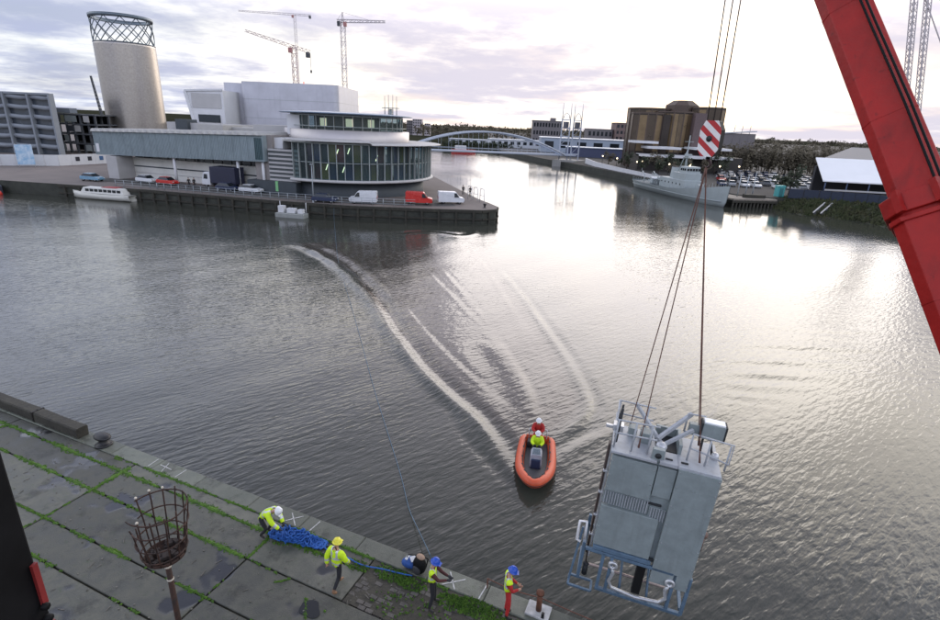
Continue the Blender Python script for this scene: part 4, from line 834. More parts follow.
for i in range(6, n_ - 6, 4):
    p = PP[i]; d_ = Vector((-p.x, -(p.y - 1.8) * .3, 0)).normalized(); k = MB(); k.box(p + d_ * .10 + Vector((0, 0, .185)), (.09, .13, .03), math.atan2(d_.y, d_.x)); k.build('grab_patch', M_dk, tb, False)
hull = MB(); secs = []
for y, w, zk in ((-.05, .62, -.12), (1.0, .66, -.14), (2.0, .64, -.12), (2.9, .50, -.02), (3.5, .24, .18), (3.8, .03, .42)):
    secs.append([(-w, y, .30), (-w * .8, y, .05 + max(0, zk)), (0, y, zk), (w * .8, y, .05 + max(0, zk)), (w, y, .30)])
hull.add([p for s_ in secs for p in s_], [(i * 5 + c, i * 5 + c + 1, (i + 1) * 5 + c + 1, (i + 1) * 5 + c) for i in range(5) for c in range(4)] + [(0, 1, 2, 3, 4)], True); hull.build('hull', mat('hull_dark', (.02, .012, .012), .4), rb, False)
k = MB(); k.prism([(-.58, .0), (.58, .0), (.60, 2.0), (.46, 2.9), (.2, 3.4), (-.2, 3.4), (-.46, 2.9), (-.60, 2.0)], .20, .24); k.build('deck', M_dg, rb, False)
k = MB(); k.box((0, -.02, .42), (1.15, .07, .5)); k.build('transom', M_or, rb, False)
cs = MB(); cs.extrude([(-.29, .24), (.29, .24), (.27, .85), (.2, .98), (-.2, .98), (-.27, .85)], 1.55, 2.15); co = cs.build('console', mat('console_grey', (.33, .35, .40), .45), rb, False, bevel=.03)
k = MB(); k.box((0, 2.2, .5), (.42, .16, .44)); k.build('locker', mat('locker_navy', (.02, .03, .07), .5), co, False)
k = MB(); k.quad((-.2, 2.12, .98), (.2, 2.12, .98), (.17, 1.98, 1.2), (-.17, 1.98, 1.2)); k.quad((-.2, 2.13, .98), (-.17, 1.99, 1.2), (.17, 1.99, 1.2), (.2, 2.13, .98)); k.build('windscreen', glass_mat('clear_screen', (.7, .8, .85), .5), co, False)
k = MB(); k.lathe([(.15, 0), (.165, .012), (.15, .024), (.14, .012), (.15, 0)], (0, 1.50, .98), 14, rot=Matrix.Rotation(R_(60), 3, 'X')); k.build('steering_wheel', M_dk, co, False)
k = MB(); k.box((0, .95, .45), (.36, .9, .42)); k.build('jockey_seat', M_dk, rb, False, bevel=.06)
ob_ = MB(); ob_.box((0, -.28, .78), (.34, .42, .36), taper=.8); en = ob_.build('outboard_motor', mat('engine_black', (.015, .015, .018), .3), rb, False, bevel=.05)
k = MB(); k.box((0, -.26, .35), (.14, .2, .6)); k.build('leg', M_dk, en, False)
k = MB(); k.box((.38, .35, .42), (.24, .4, .36)); k.build('fuel_tank', M_dk, rb, False, bevel=.04)
for s_ in (-1, 1):
    k = MB(); k.tube([(s_ * .45, .1, .6), (s_ * .45, .1, 1.1), (s_ * .2, .1, 1.2), (0, .1, 1.2)], .025, 8); k.build('roll_bar', M_wht, rb, False)
RM = Matrix.Translation(stern) @ Matrix.Rotation(face(dv), 4, 'Z') @ Matrix.Scale(.9, 4)
SIT = dict(pel=(0, 0, .50), spi=(0, .02, .68), che=(0, .05, .87), nec=(0, .08, 1.04), hea=(0, .10, 1.15), shL=(-.185, .05, .97), shR=(.185, .05, .97), elL=(-.26, .17, .76), wrL=(-.14, .36, .74), elR=(.26, .17, .76), wrR=(.14, .36, .74), hiL=(-.10, .02, .48), hiR=(.10, .02, .48), knL=(-.2, .36, .46), knR=(.2, .36, .46), anL=(-.24, .30, .10), anR=(.24, .30, .10), toL=(-.26, .46, .05), toR=(.26, .46, .05))
person('helmsman in yellow jacket and white helmet at the orange boat console', RM @ Vector((0, 1.02, .24)), face(dv), SIT, M_hv, M_navy, M_bboot, M_hv, True, H_white, group='crew of the orange boat', gloves=M_glove, stripes=False, scale=.95)
person('crewman in red suit and white helmet seated at the stern of the orange boat', RM @ Vector((.02, .18, .46)), face(dv), SIT, M_redc, M_redc, M_bboot, M_redc, True, H_white, group='crew of the orange boat', stripes=False, scale=.95)
# ------------------------------------------------------------------ arts building on the far quay
M_clad = mat('ribbed_cladding', (.30, .355, .38), .5, metal=.2, var=.12, vscale=.6)
M_pale = mat('pale_panel', (.42, .41, .41), .6, var=.08, vscale=.4)
M_roofp = mat('pale_roof', (.40, .39, .38), .55, metal=.2, var=.12, vscale=.6)
M_fly = mat('perforated_steel', (.50, .50, .55), .5, metal=.3, var=.10, vscale=.35, bump=.2, bscale=8, streak=.15, scol=(.15, .15, .17), sscale=.3)
M_whi = mat('white_render', (.62, .62, .64), .6, var=.06, vscale=.5)
M_cream = mat('cream_wall', (.66, .65, .61), .7, var=.10, vscale=.5)
M_dkb = mat('dark_plinth', (.045, .055, .065), .6, var=.2, vscale=.5)
M_mull = mat('mullion_grey', (.30, .33, .33), .45, metal=.3)
G_teal = glass_mat('teal_glass', (.64, .76, .78), .76); G_dark = glass_mat('dark_glass', (.22, .27, .30), .25)
ab = thing('arts_building', 'silver arts building with a ribbed gallery and a glazed drum on the far quay', 'building', (-45, 100, 2))
gl0, gl1 = Vector((-71.3, 101, 0)), Vector((-35, 89, 0)); gd = (gl1 - gl0).normalized(); gn = Vector((-gd.y, gd.x, 0)); GL = (gl1 - gl0).length; GRZ = math.atan2(gd.y, gd.x)
def G(s, b_, z): return gl0 + gd * s + gn * b_ + Vector((0, 0, z))       # s along the front, b_ back from it
def gz0(s): return 6.1 + .9 * s / GL
def gz1(s): return 10.15 + .95 * s / GL
k = MB(); V = [G(s, b_, f(s)) for s in (0, GL) for b_, f in ((.12, gz0), (11, gz0), (11, gz1), (.12, gz1))]
k.add(V, [(0, 1, 2, 3)[::-1], (4, 5, 6, 7), (0, 4, 7, 3)[::-1], (1, 5, 6, 2), (0, 1, 5, 4), (3, 2, 6, 7)[::-1]]); gal = k.build('gallery', M_clad, ab)
NP = 25
for i in range(NP):
    s0, s1 = GL * i / NP + .03, GL * (i + 1) / NP - .03; k = MB()
    V = [G(s, b_, z) for s in (s0, s1) for b_, z in ((0, gz0(s) - .02), (.125, gz0(s) - .02), (.125, gz1(s) - .02), (0, gz1(s) - .02))]
    k.add(V, [(0, 1, 2, 3)[::-1], (4, 5, 6, 7), (0, 4, 7, 3)[::-1], (0, 1, 5, 4), (3, 2, 6, 7)[::-1]])
    n3 = 5
    for j in range(n3):
        s = s0 + (s1 - s0) * (j + .5) / n3; k.bar(G(s, -.03, gz0(s) + .02), G(s, -.03, gz1(s) - .05), .10, .07, up=(gd.x, gd.y, 0))
    k.build('cladding_panel', M_clad, gal)
    k = MB(); ring = []
    for b_ in (-.35, 11.0):
        for a in range(9):
            t_ = math.pi * a / 8; s = (s0 + s1) / 2 - (s1 - s0) / 2 * math.cos(t_); ring.append(G(s, b_, gz1(s) + .03 + .55 * math.sin(t_)))
    k.add(ring, [(a, a + 1, 10 + a, 9 + a) for a in range(8)] + [tuple(range(9))[::-1], tuple(range(9, 18))], True); k.build('roof_rib', M_roofp, gal)
k = MB(); s = .9; k.box(G(s, -.06, 7.35), (.75, .12, 1.5), GRZ); k.build('white_board', M_whi, gal)
k = MB(); k.box(G(GL - .9, -.08, 9.0), (1.5, .1, 3.4), GRZ); k.build('end_window', G_teal, gal)
k = MB(); k.box(G(4.3, 1.2, 4.02), (2.6, 3.4, 4.03), GRZ); k.build('pillar', M_pale, ab)
k = MB(); k.box(G(3.4, .1, 4.0), (.35, .35, 4.1), GRZ); k.build('pillar_edge', M_whi, ab)
for s in (18.2, 32.2, 37.4):
    k = MB(); k.tube([G(s, .6, 2.0), G(s, .6, gz0(s) + .02)], .24, 12); k.build('column', M_whi, ab)
# recessed ground floor: pale courses with a dark band, clerestory, loading bay
k = MB(); k.box(G(21, 5.0, 3.9), (31, 4, 3.8), GRZ); lw = k.build('lower_wall', M_cream, ab)
for z, h, m_, pr in ((4.25, .22, M_dkb, .02), (3.1, .10, M_pale, .02)):
    k = MB(); k.box(G(21, 3.0 - pr, z), (31, .1, h), GRZ); k.build('wall_band', m_, lw)
for i in range(15):
    k = MB(); k.box(G(6.6 + i * 2.08, 3.4, 6.2), (1.85, .1, .75), GRZ); k.build('clerestory_pane', G_dark, lw)
k = MB(); k.box(G(28.2, 2.98, 3.75), (4.4, .14, 3.5), GRZ); k.build('loading_door', mat('door_black', (.012, .012, .02), .6), lw)
# terrace volumes behind the gallery roof
for (s0, s1, b0, b1, z0, z1, m_) in ((6, 20, 11.2, 20, 2, 12.3, M_pale), (20, 30, 11.2, 18, 2, 11.9, M_roofp), (28, 41, 10, 22, 2, 12.6, M_pale), (9, 12, 10.5, 13, 11, 12.9, M_dkb), (16, 22, 9, 14, 10.5, 12.2, M_roofp)):
    k = MB(); k.box(G((s0 + s1) / 2, (b0 + b1) / 2, (z0 + z1) / 2), (s1 - s0, b1 - b0, z1 - z0), GRZ); k.build('terrace_block', m_, ab)
# angular white wing
aw = MB(); fr = [(-61.0, 11.5), (-61.9, 18.5), (-54.0, 18.9), (-54.0, 11.5)]
aw.extrude(fr, 118, 132); wing = aw.build('angular_wing', M_whi, ab)
k = MB(); k.bar((-61.95, 117.9, 18.6), (-53.9, 117.9, 19.0), .35, .35); k.build('wing_cornice', M_whi, wing)
k = MB(); k.bar((-61.9, 117.9, 18.5), (-60.6, 117.9, 12.0), .3, .6); k.build('wing_edge', M_whi, wing)
k = MB(); k.box((-57.3, 117.9, 13.2), (4.6, .2, 1.5)); k.build('wing_window', G_dark, wing)
k = MB(); k.box((-57.6, 117.95, 16.7), (6.2, .14, 2.9)); k.build('wing_panel', M_pale, wing)
# fly tower
def rounded(x0, x1, y0, y1, r, n=6):
    P_ = []
    for cx_, cy_, a0 in ((x1 - r, y0 + r, -90), (x1 - r, y1 - r, 0), (x0 + r, y1 - r, 90), (x0 + r, y0 + r, 180)):
        P_ += [(cx_ + r * math.cos(R_(a0 + 90 * i / n)), cy_ + r * math.sin(R_(a0 + 90 * i / n))) for i in range(n + 1)]
    return P_
k = MB(); k.prism(rounded(-52.8, -31.2, 124, 146, 1.2), 2, 21.2); ft = k.build('fly_tower', M_fly, ab)
k = MB(); k.prism(rounded(-57.4, -52.9, 126, 142, .6), 2, 20.9); k.build('fly_tower_wing', M_fly, ab)
for j in range(1, 5):
    k = MB(); k.prism(rounded(-52.83, -31.17, 123.97, 146.03, 1.2), 2 + j * 3.9, 2 + j * 3.9 + .06); k.build('panel_joint', M_mull, ft)
k = MB(); k.box((-42, 135, 21.6), (.2, .2, .8)); k.ball((-42, 135, 22.1), .18, 8, 6); k.build('red_beacon', mat('beacon', (.6, .05, .05), .4, emit=(1, .1, .08, 1.2)), ft)
# link block, louvred wall and dark plinth between the gallery and the drum
k = MB(); k.box((-34.4, 95, 6.6), (3.4, 10, 9.2), R_(-12)); k.build('link_block', mat('taupe_wall', (.26, .235, .225), .7, var=.1), ab)
k = MB(); k.box((-33.6, 93.5, 10.0), (4.2, 6, 1.7), R_(-12)); k.build('link_cap', M_whi, ab)
k = MB(); k.box((-31.6, 97.0, 13.0), (2.2, 5, 3.2)); k.build('white_lantern', M_whi, ab)
k = MB(); k.box((-30.9, 91.2, 6.4), (6.0, 5, 5.4), R_(-17)); lvw = k.build('louvred_wall', mat('louvre_back', (.09, .10, .105), .6), ab)
for j in range(8):
    k = MB(); k.box((-31.6 + .0, 88.75, 4.2 + j * .68), (5.9, .35, .30), R_(-17)); k.build('louvre', M_pale, lvw)
k = MB(); k.box((-33.0, 90.3, 3.0), (9.5, 5, 2.0), R_(-17)); k.build('plinth', M_dkb, ab)
k = MB(); k.box((-32.7, 87.65, 3.3), (.5, .2, 1.6), R_(-17)); k.build('green_doorway', mat('lit_door', (.1, .25, .12), .5, emit=(.35, .8, .4, .12)), ab)
# glazed drum
DC = Vector((-23, 100, 0)); A0, A1 = R_(-117), R_(35)
k = MB(); k.lathe([(13.2, 2), (13.2, 4.5), (0, 4.5)], DC, 64); k.build('drum_base', M_dkb, ab)
k = MB(); k.lathe([(13.0, 4.35), (14.9, 4.45), (15.0, 4.6), (14.9, 4.85), (13.0, 4.85)], DC, 64, A0 - .03, A1); k.build('drum_sill', M_pale, ab)
k = MB(); k.lathe([(0, 10.42), (13.2, 10.42)], DC, 48, smooth=False); k.build('drum_ceiling', M_cream, ab)
dg_ = MB(); dg_.lathe([(14.2, 10.35), (14.6, 10.35), (14.6, 10.55), (14.2, 10.55)], DC, 64, A0, A1); dz = dg_.build('drum_glazing', M_mull, ab)
ND = 30
for i in range(ND):
    a0, a1 = A0 + (A1 - A0) * i / ND, A0 + (A1 - A0) * (i + 1) / ND
    for (z0, z1) in ((4.87, 7.45), (7.55, 10.33)):
        k = MB(); e0, e1 = a0 + .006, a1 - .006; c0, s0_, c1, s1_ = math.cos(e0), math.sin(e0), math.cos(e1), math.sin(e1)
        k.add([DC + Vector((14.3 * c0, 14.3 * s0_, z0)), DC + Vector((14.3 * c1, 14.3 * s1_, z0)), DC + Vector((14.3 * c1, 14.3 * s1_, z1)), DC + Vector((14.3 * c0, 14.3 * s0_, z1)), DC + Vector((14.25 * c0, 14.25 * s0_, z0)), DC + Vector((14.25 * c1, 14.25 * s1_, z0)), DC + Vector((14.25 * c1, 14.25 * s1_, z1)), DC + Vector((14.25 * c0, 14.25 * s0_, z1))], [(0, 1, 2, 3), (7, 6, 5, 4), (0, 4, 5, 1), (3, 2, 6, 7)])
        k.build('pane', G_teal, dz)
    k = MB(); k.bar(DC + Vector((14.42 * math.cos(a0), 14.42 * math.sin(a0), 4.85)), DC + Vector((14.42 * math.cos(a0), 14.42 * math.sin(a0), 10.36)), .13, .30, up=(math.cos(a0), math.sin(a0), 0)); k.build('mullion', M_mull, dz)
for z in (7.5,):
    k = MB(); k.lathe([(14.25, z - .05), (14.4, z - .05), (14.4, z + .05), (14.25, z + .05)], DC, 48, A0, A1); k.build('transom', M_mull, dz)
# foyer seen through the glass: coloured wall panels, mezzanine, a few lamps
rc = random.Random(4); FC = [(.04, .07, .30), (.42, .04, .05), (.62, .42, .05), (.03, .03, .06), (.06, .10, .28), (.28, .06, .18), (.05, .12, .14)]
for i in range(22):
    a0, a1 = A0 + (A1 - A0) * i / 22, A0 + (A1 - A0) * (i + 1) / 22
    for z0, z1 in ((4.6, 7.3), (7.5, 10.4)):
        c = rc.choice(FC); k = MB(); r = 11.4 + rc.uniform(-.5, .5); k.lathe([(r, z0), (r, z1)], DC, 2, a0, a1); k.build('foyer_panel', mat('foyer_%d' % FC.index(c), c, .6), dz)
k = MB(); k.lathe([(11, 7.3), (13.6, 7.3), (13.6, 7.5), (11, 7.5)], DC, 40, A0, A1); k.build('mezzanine', M_dkb, dz)
M_lamp = mat('foyer_lamp', (.9, .9, .6), .5, emit=(1, .95, .6, 3.0))
for a, z in ((-88, 8.7), (-84, 6.0), (-80, 8.9), (-96, 6.3), (-60, 7.9)):
    k = MB(); p = DC + Vector((12.9 * math.cos(R_(a)), 12.9 * math.sin(R_(a)), z)); k.bar(p, p + Vector((.35, 0, .9)), .10, .10); k.build('foyer_lamp', M_lamp, dz)
# canopies above the glass, at two levels
k = MB(); k.lathe([(0, 10.66), (15.0, 10.66), (15.3, 10.72), (15.3, 10.86), (15.0, 10.95), (0, 11.0)], DC, 30, R_(-120), R_(-66)); k.build('canopy', M_pale, ab)
k = MB(); k.lathe([(0, 10.36), (15.9, 10.36), (16.3, 10.42), (16.3, 10.52), (15.9, 10.62), (0, 10.64)], DC, 40, R_(-66), R_(60)); k.build('canopy', M_pale, ab)
UC = Vector((-24, 102, 0))
k = MB(); k.lathe([(11.2, 10.6), (11.2, 12.35), (10.9, 12.4), (0, 12.4)], UC, 64); k.build('parapet_band', mat('pinkish_steel', (.45, .42, .42), .4, metal=.4, var=.08, vscale=.4), ab)
ug = MB(); ug.lathe([(9.9, 14.6), (10.05, 14.6), (10.05, 14.85), (9.9, 14.85)], UC, 64); uz = ug.build('restaurant_glazing', M_mull, ab)
NU_ = 40
for i in range(NU_):
    a0, a1 = 2 * math.pi * i / NU_, 2 * math.pi * (i + 1) / NU_
    if R_(30) < a0 < R_(150): continue
    k = MB(); k.add([UC + Vector((r * math.cos(a), r * math.sin(a), z)) for r in (9.95, 9.9) for a, z in ((a0 + .01, 12.4), (a1 - .01, 12.4), (a1 - .01, 14.6), (a0 + .01, 14.6))], [(0, 1, 2, 3), (7, 6, 5, 4)]); k.build('pane', G_teal, uz)
    k = MB(); k.bar(UC + Vector((10 * math.cos(a0), 10 * math.sin(a0), 12.4)), UC + Vector((10 * math.cos(a0), 10 * math.sin(a0), 14.62)), .10, .14, up=(math.cos(a0), math.sin(a0), 0)); k.build('mullion', M_mull, uz)
k = MB(); k.lathe([(10.6, 12.9), (10.66, 12.9), (10.66, 13.0), (10.6, 13.0)], UC, 48, R_(-170), R_(10)); k.build('handrail', M_mull, uz)
k = MB(); k.lathe([(6, 12.4), (6, 14.8)], UC, 24); k.build('core_wall', mat('core', (.16, .13, .10), .7), uz)
for a in (-75, -45, -110):
    k = MB(); k.box(UC + Vector((7.5 * math.cos(R_(a)), 7.5 * math.sin(R_(a)), 13.6)), (1.2, .2, 1.3), R_(a + 90)); k.build('lit_panel', mat('lit_warm', (.8, .7, .5), .6, emit=(1, .85, .6, .9)), uz)
k = MB(); k.lathe([(0, 14.86), (11.6, 14.9), (12.0, 15.02), (11.6, 15.12), (7, 15.35), (0, 15.45)], UC, 64); k.build('roof_disc', mat('roof_disc', (.20, .25, .33), .4, metal=.4, var=.1), ab)
k = MB(); k.lathe([(0, 14.8), (9.8, 14.8)], UC, 40); k.build('soffit', M_dkb, uz)
ant = thing('roof_antenna_mast', 'cluster of thin antenna poles on the round restaurant roof', 'antenna', (-16.4, 104, 15.2))
for dx in (-1.1, -.4, .4, 1.1):
    k = MB(); k.tube([(-16.4 + dx, 104, 15.2 + .02), (-16.4 + dx, 104, 18.9 - .3 * abs(dx))], [.09, .05], 6); k.build('pole', M_mull, ant)
k = MB(); k.box((-16.4, 104, 16.5), (3.2, 1.4, .12)); k.build('platform', M_mull, ant)
k = MB(); k.box((-16.4, 104, 15.75), (.5, .5, 1.2)); k.build('stem', M_mull, ant)

# ------------------------------------------------------------------ tower with lattice crown
TC = Vector((-106.5, 172, 0)); TR = 8.0
tw = thing('lattice_tower', 'tall round steel tower with an open lattice crown behind the arts building', 'tower', (TC.x, TC.y, 2))
M_tow = mat('tower_steel', (.37, .34, .315), .32, metal=.8, vscale=2.2, var=.14, bump=.10, bscale=9)
k = MB(); k.lathe([(TR, 2)] + [(TR, 2 + i * 3.0) for i in range(1, 11)] + [(TR, 32.6), (TR - .5, 32.6), (TR - .5, 30)], TC, 72); sh = k.build('shaft', M_tow, tw)
for z in range(5, 32, 3):
    k = MB(); k.lathe([(TR + .01, z), (TR + .035, z + .04), (TR + .01, z + .08)], TC, 64); k.build('seam', M_tow, sh)
k = MB(); k.lathe([(TR - .7, 39.0), (TR + .15, 39.0), (TR + .2, 39.9), (TR - .7, 39.9), (TR - .7, 39.0)], TC, 64); cr = k.build('crown_ring', mat('lattice_steel', (.13, .16, .19), .45, metal=.5, var=.15), tw)
NL = 12
for i in range(NL):
    for sg in (-1, 1):
        pts = []
        for s_ in range(8):
            f = s_ / 7; a = 2 * math.pi * (i / NL) + sg * f * 1.05; pts.append(TC + Vector(((TR - .12) * math.cos(a), (TR - .12) * math.sin(a), 30.5 + 8.7 * f)))
        k = MB(); k.tube(pts, .14, 5); k.build('lattice_bar', MATS['lattice_steel'], tw)
k = MB(); k.lathe([(TR - .25, 32.5), (TR + .05, 32.5), (TR + .05, 32.75), (TR - .25, 32.75), (TR - .25, 32.5)], TC, 64); k.build('ring_beam', MATS['lattice_steel'], tw)

# ------------------------------------------------------------------ offices and building site at the far left
ob = thing('office_block', 'grey office block with wavy floor bands at the left edge', 'building', (-126, 152, 2))
k = MB(); k.prism([(-140.4, 145.5), (-111.7, 145.5), (-125, 163), (-154, 163)], 2, 17); k.build('core', mat('office_glass', (.05, .06, .075), .25, var=.3, vscale=.3), ob)
for j in range(6):
    z = 3.6 + j * 2.45; k = MB(); top = []
    for i in range(49):
        x = -140.4 + 28.9 * i / 48; ph_ = (x + 111.5) / 6.6 * math.pi; top.append((x, 145.2 - .55 * abs(math.sin(ph_))))
    V = [(x, y, z + .15 * math.sin((x + 111.5) / 6.6 * math.pi * 2)) for x, y in top] + [(x, y, z + 1.0 + .15 * math.sin((x + 111.5) / 6.6 * math.pi * 2)) for x, y in top] + [(x, 146.0, z) for x, y in top] + [(x, 146.0, z + 1.0) for x, y in top]; n = 49
    k.add(V, [(i, i + 1, n + i + 1, n + i) for i in range(n - 1)] + [(n + i, n + i + 1, 3 * n + i + 1, 3 * n + i) for i in range(n - 1)] + [(2 * n + i, 2 * n + i + 1, i + 1, i) for i in range(n - 1)] + [(n - 1, 3 * n - 1, 4 * n - 1, 2 * n - 1)], True); k.build('floor_band', mat('office_band', (.22, .24, .27), .6, var=.1, vscale=.3), ob)
for x in (-140, -131, -123.6, -117.2, -111.6):
    k = MB(); k.box((x, 145.1, 9.7), (.45, 1.8, 15.4)); k.build('fin', MATS['office_band'], ob)
k = MB(); k.prism([(-140.8, 144.4), (-111.3, 144.4), (-125, 163.3), (-154.5, 163.3)], 16.95, 17.45); k.build('roof', MATS['office_band'], ob)
ub = thing('unfinished_building', 'dark concrete frame of an unfinished building beside the office block', 'building', (-115, 160, 2))
M_conc = mat('raw_concrete', (.07, .075, .085), .85, var=.3, vscale=.5)
for j in range(4):
    k = MB(); k.box((-115.5, 161, 4.6 + j * 2.6), (15.5, 12, .35)); k.build('floor_slab', M_conc, ub)
for i in range(8):
    for y in (155.4, 161):
        k = MB(); k.box((-122.8 + i * 2.1, y, 7.3), (.45, .45, 10.6)); k.build('column', M_conc, ub)
k = MB(); k.box((-115.5, 166.6, 7.2), (15.4, .3, 10.2)); k.build('back_wall', mat('site_dark', (.03, .035, .045), .9), ub)
for i in range(12):
    k = MB(); r = random.Random(i); k.box((-121.5 + r.uniform(0, 13), 155.15, r.choice((3.3, 5.9, 8.5, 11.1)) + .2), (1.6, .12, 1.7)); k.build('infill_panel', r.choice((M_pale, M_conc, MATS['site_dark'], M_mull)), ub)
k = MB(); k.box((-118, 158, 13.4), (4.5, 3, 1.3)); k.build('plant_box', MATS['office_band'], ub)
lwb = thing('low_flat_roof_hall', 'low hall with a dark flat roof behind the lattice tower', 'building', (-84, 190, 2))
k = MB(); k.box((-82, 190, 6.2), (40, 14, 8.4)); k.build('wall', M_cream, lwb); k = MB(); k.box((-82, 189.5, 10.9), (41, 15.4, 1.0)); k.build('roof', mat('roof_dark', (.025, .028, .03), .8), lwb)
# hoarding
hd_ = thing('site_hoarding', 'white site hoarding with dark windows in front of the office block', 'hoarding', (-95, 116, 2))
HP = [Vector((-118, 104, 0)), Vector((-91.5, 117.5, 0)), Vector((-86.0, 133, 0))]
rh = random.Random(2); nh = 0
for a, b_ in zip(HP[:-1], HP[1:]):
    L_ = (b_ - a).length; n = int(L_ / 2.4)
    for i in range(n):
        p = a.lerp(b_, (i + .5) / n); ang = math.atan2((b_ - a).y, (b_ - a).x); k = MB(); k.box(p + Vector((0, 0, 3.15)), (L_ / n - .05, .10, 2.3), ang); po = k.build('panel', M_whi, hd_); nh += 1
        if rh.random() < .55:
            nn_ = Vector((math.sin(ang), -math.cos(ang), 0)) * .07; k = MB(); k.box(p + nn_ + Vector((0, 0, 3.3)), (.9, .06, .9), ang); k.build('window', mat(*rh.choice((('hoard_blue', (.05, .12, .25), .5), ('hoard_dark', (.02, .02, .03), .5), ('hoard_red', (.25, .03, .03), .5)))), po)
for (x, y), lb in (((-94.5, 112.5), 'tall pale blue banner board nearer the office end wall'), ((-100.8, 109.3), 'tall pale blue banner board cut by the left frame edge')):
    bn_ = thing('banner_board', lb, 'banner', (x, y, 2), R_(27)); k = MB(); k.box((0, 0, 2.5), (2.9, .12, 4.0)); k.build('board', mat('banner_print', (.10, .32, .55), .6, vscale=.9, col2=(.65, .72, .80)), bn_, False)
    for s_ in (-1.3, 1.3):
        k = MB(); k.tube([(s_, .08, 0), (s_, .08, 4.6)], .06, 8); k.build('post', M_whi, bn_, False)
# dark barge and buoy, far left
bgx = thing('dark_barge', 'low dark barge moored at the far left quay', 'barge', (-87, 89.2, 0), R_(-4))
k = MB(); k.prism([(-7, -1.8), (5.5, -1.8), (7.4, 0), (5.5, 1.8), (-7, 1.8)], -.3, 1.25); k.build('hull', mat('barge_navy', (.012, .016, .03), .5, var=.3), bgx, False, bevel=.1)
k = MB(); k.box((-3.5, 0, 1.75), (4.5, 2.4, 1.0)); k.build('cabin', M_dkb, bgx, False, bevel=.08)
k = MB(); k.box((2.0, 0, 1.32), (4.5, 2.2, .12)); k.build('hatch', M_dkb, bgx, False)
by = thing('red_buoy', 'red mooring buoy floating beside the dark barge', 'buoy', (-79.0, 86.9, 0)); k = MB(); k.lathe([(0, -.3), (.5, -.2), (.62, .15), (.45, .6), (.12, .75), (0, .75)], (-79.0, 86.9, 0), 16); k.build('float', mat('buoy_red', (.5, .03, .02), .5), by); k = MB(); k.tube([(-79, 86.9, .7), (-79, 86.9, 1.1)], .05, 6); k.build('ring_post', M_dk, by)
# ------------------------------------------------------------------ vehicles
M_tyre = mat('tyre', (.012, .012, .012), .8); M_hub = mat('hub', (.3, .3, .31), .4, metal=.6); G_car = mat('car_glass', (.012, .016, .02), .08); M_lampw = mat('headlamp', (.7, .7, .68), .15); M_lampr = mat('tail_lamp', (.35, .01, .01), .3)
def paint(name, c): return mat('paint_' + name, c, .28, var=.05, vscale=.8)
def wheels(th_, xs, w, r):
    for x in xs:
        for s_ in (-1, 1):
            k = MB(); k.tube([(x, s_ * (w - .2), r), (x, s_ * w, r)], r, 16); wh = k.build('wheel', M_tyre, th_, False); k = MB(); k.tube([(x, s_ * (w - .02), r), (x, s_ * (w + .012), r)], r * .58, 10); k.build('rim', M_hub, wh, False)
def shell(k, prof, w, tuck=.12, zt=1.0):
    """side profile in (x,z) given width, upper part drawn in"""
    n = len(prof)
    def yy(z): return w - tuck * max(0, (z - zt))
    V = [(p[0], -yy(p[1]), p[1]) for p in prof] + [(p[0], yy(p[1]), p[1]) for p in prof]
    k.add(V, [tuple(range(n)), tuple(range(2 * n - 1, n - 1, -1))] + [(i, n + i, n + (i + 1) % n, (i + 1) % n) for i in range(n)])
def van(label, loc, rz, m, group='vans on the far quay'):
    t_ = thing('van', label, 'van', loc, rz, group); t_.scale = (.88,) * 3
    pr = [(-2.35, .35), (2.3, .35), (2.42, .55), (2.4, .95), (2.25, 1.1), (1.55, 1.25), (.95, 2.05), (.75, 2.15), (-2.25, 2.2), (-2.38, 2.1)]
    k = MB(); shell(k, pr, .95, .10, 1.1); k.build('body', m, t_, False, bevel=.05)
    k = MB(); k.quad((1.60, -.80, 1.28), (1.60, .80, 1.28), (1.03, .76, 2.0), (1.03, -.76, 2.0)); k.build('windscreen', G_car, t_, False)
    for s_ in (-1, 1):
        k = MB(); k.add([(x, s_ * (.962 - .10 * max(0, z - 1.1)), z) for x, z in ((1.42, 1.25), (.55, 1.22), (.55, 1.95), (.95, 1.95))], [(0, 1, 2, 3)]); k.build('door_window', G_car, t_, False)
        k = MB(); k.box((2.4, s_ * .7, .86), (.08, .28, .2)); k.build('headlight', M_lampw, t_, False); k = MB(); k.box((-2.385, s_ * .85, 1.1), (.05, .14, .4)); k.build('tail_light', M_lampr, t_, False)
        k = MB(); k.box((1.25, s_ * 1.07, 1.4), (.1, .18, .22)); k.build('wing_mirror', M_tyre, t_, False)
    k = MB(); k.box((2.4, 0, .5), (.14, 1.8, .2)); k.build('bumper', M_tyre, t_, False)
    wheels(t_, (1.5, -1.45), .93, .33); return t_
def car(label, loc, rz, m, group='cars on the far quay'):
    t_ = thing('parked_car', label, 'car', loc, rz, group); t_.scale = (.92,) * 3
    pr = [(-2.0, .32), (2.05, .32), (2.12, .55), (2.0, .78), (1.1, .93), (-1.85, .98), (-2.08, .8)]
    k = MB(); shell(k, pr, .84, .1, .6); k.build('body', m, t_, False, bevel=.06)
    k = MB(); shell(k, [(1.12, .92), (.45, 1.42), (-1.25, 1.44), (-1.8, .96)], .80, .32, .92); k.build('glasshouse', G_car, t_, False, bevel=.03)
    k = MB(); shell(k, [(.42, 1.40), (.3, 1.46), (-1.15, 1.48), (-1.32, 1.42)], .66, .1, 1.4); k.build('roof', m, t_, False, bevel=.02)
    for s_ in (-1, 1):
        k = MB(); k.box((2.04, s_ * .62, .68), (.1, .3, .14)); k.build('headlight', M_lampw, t_, False); k = MB(); k.box((-2.05, s_ * .66, .76), (.08, .26, .14)); k.build('tail_light', M_lampr, t_, False)
    wheels(t_, (1.3, -1.3), .82, .30); return t_
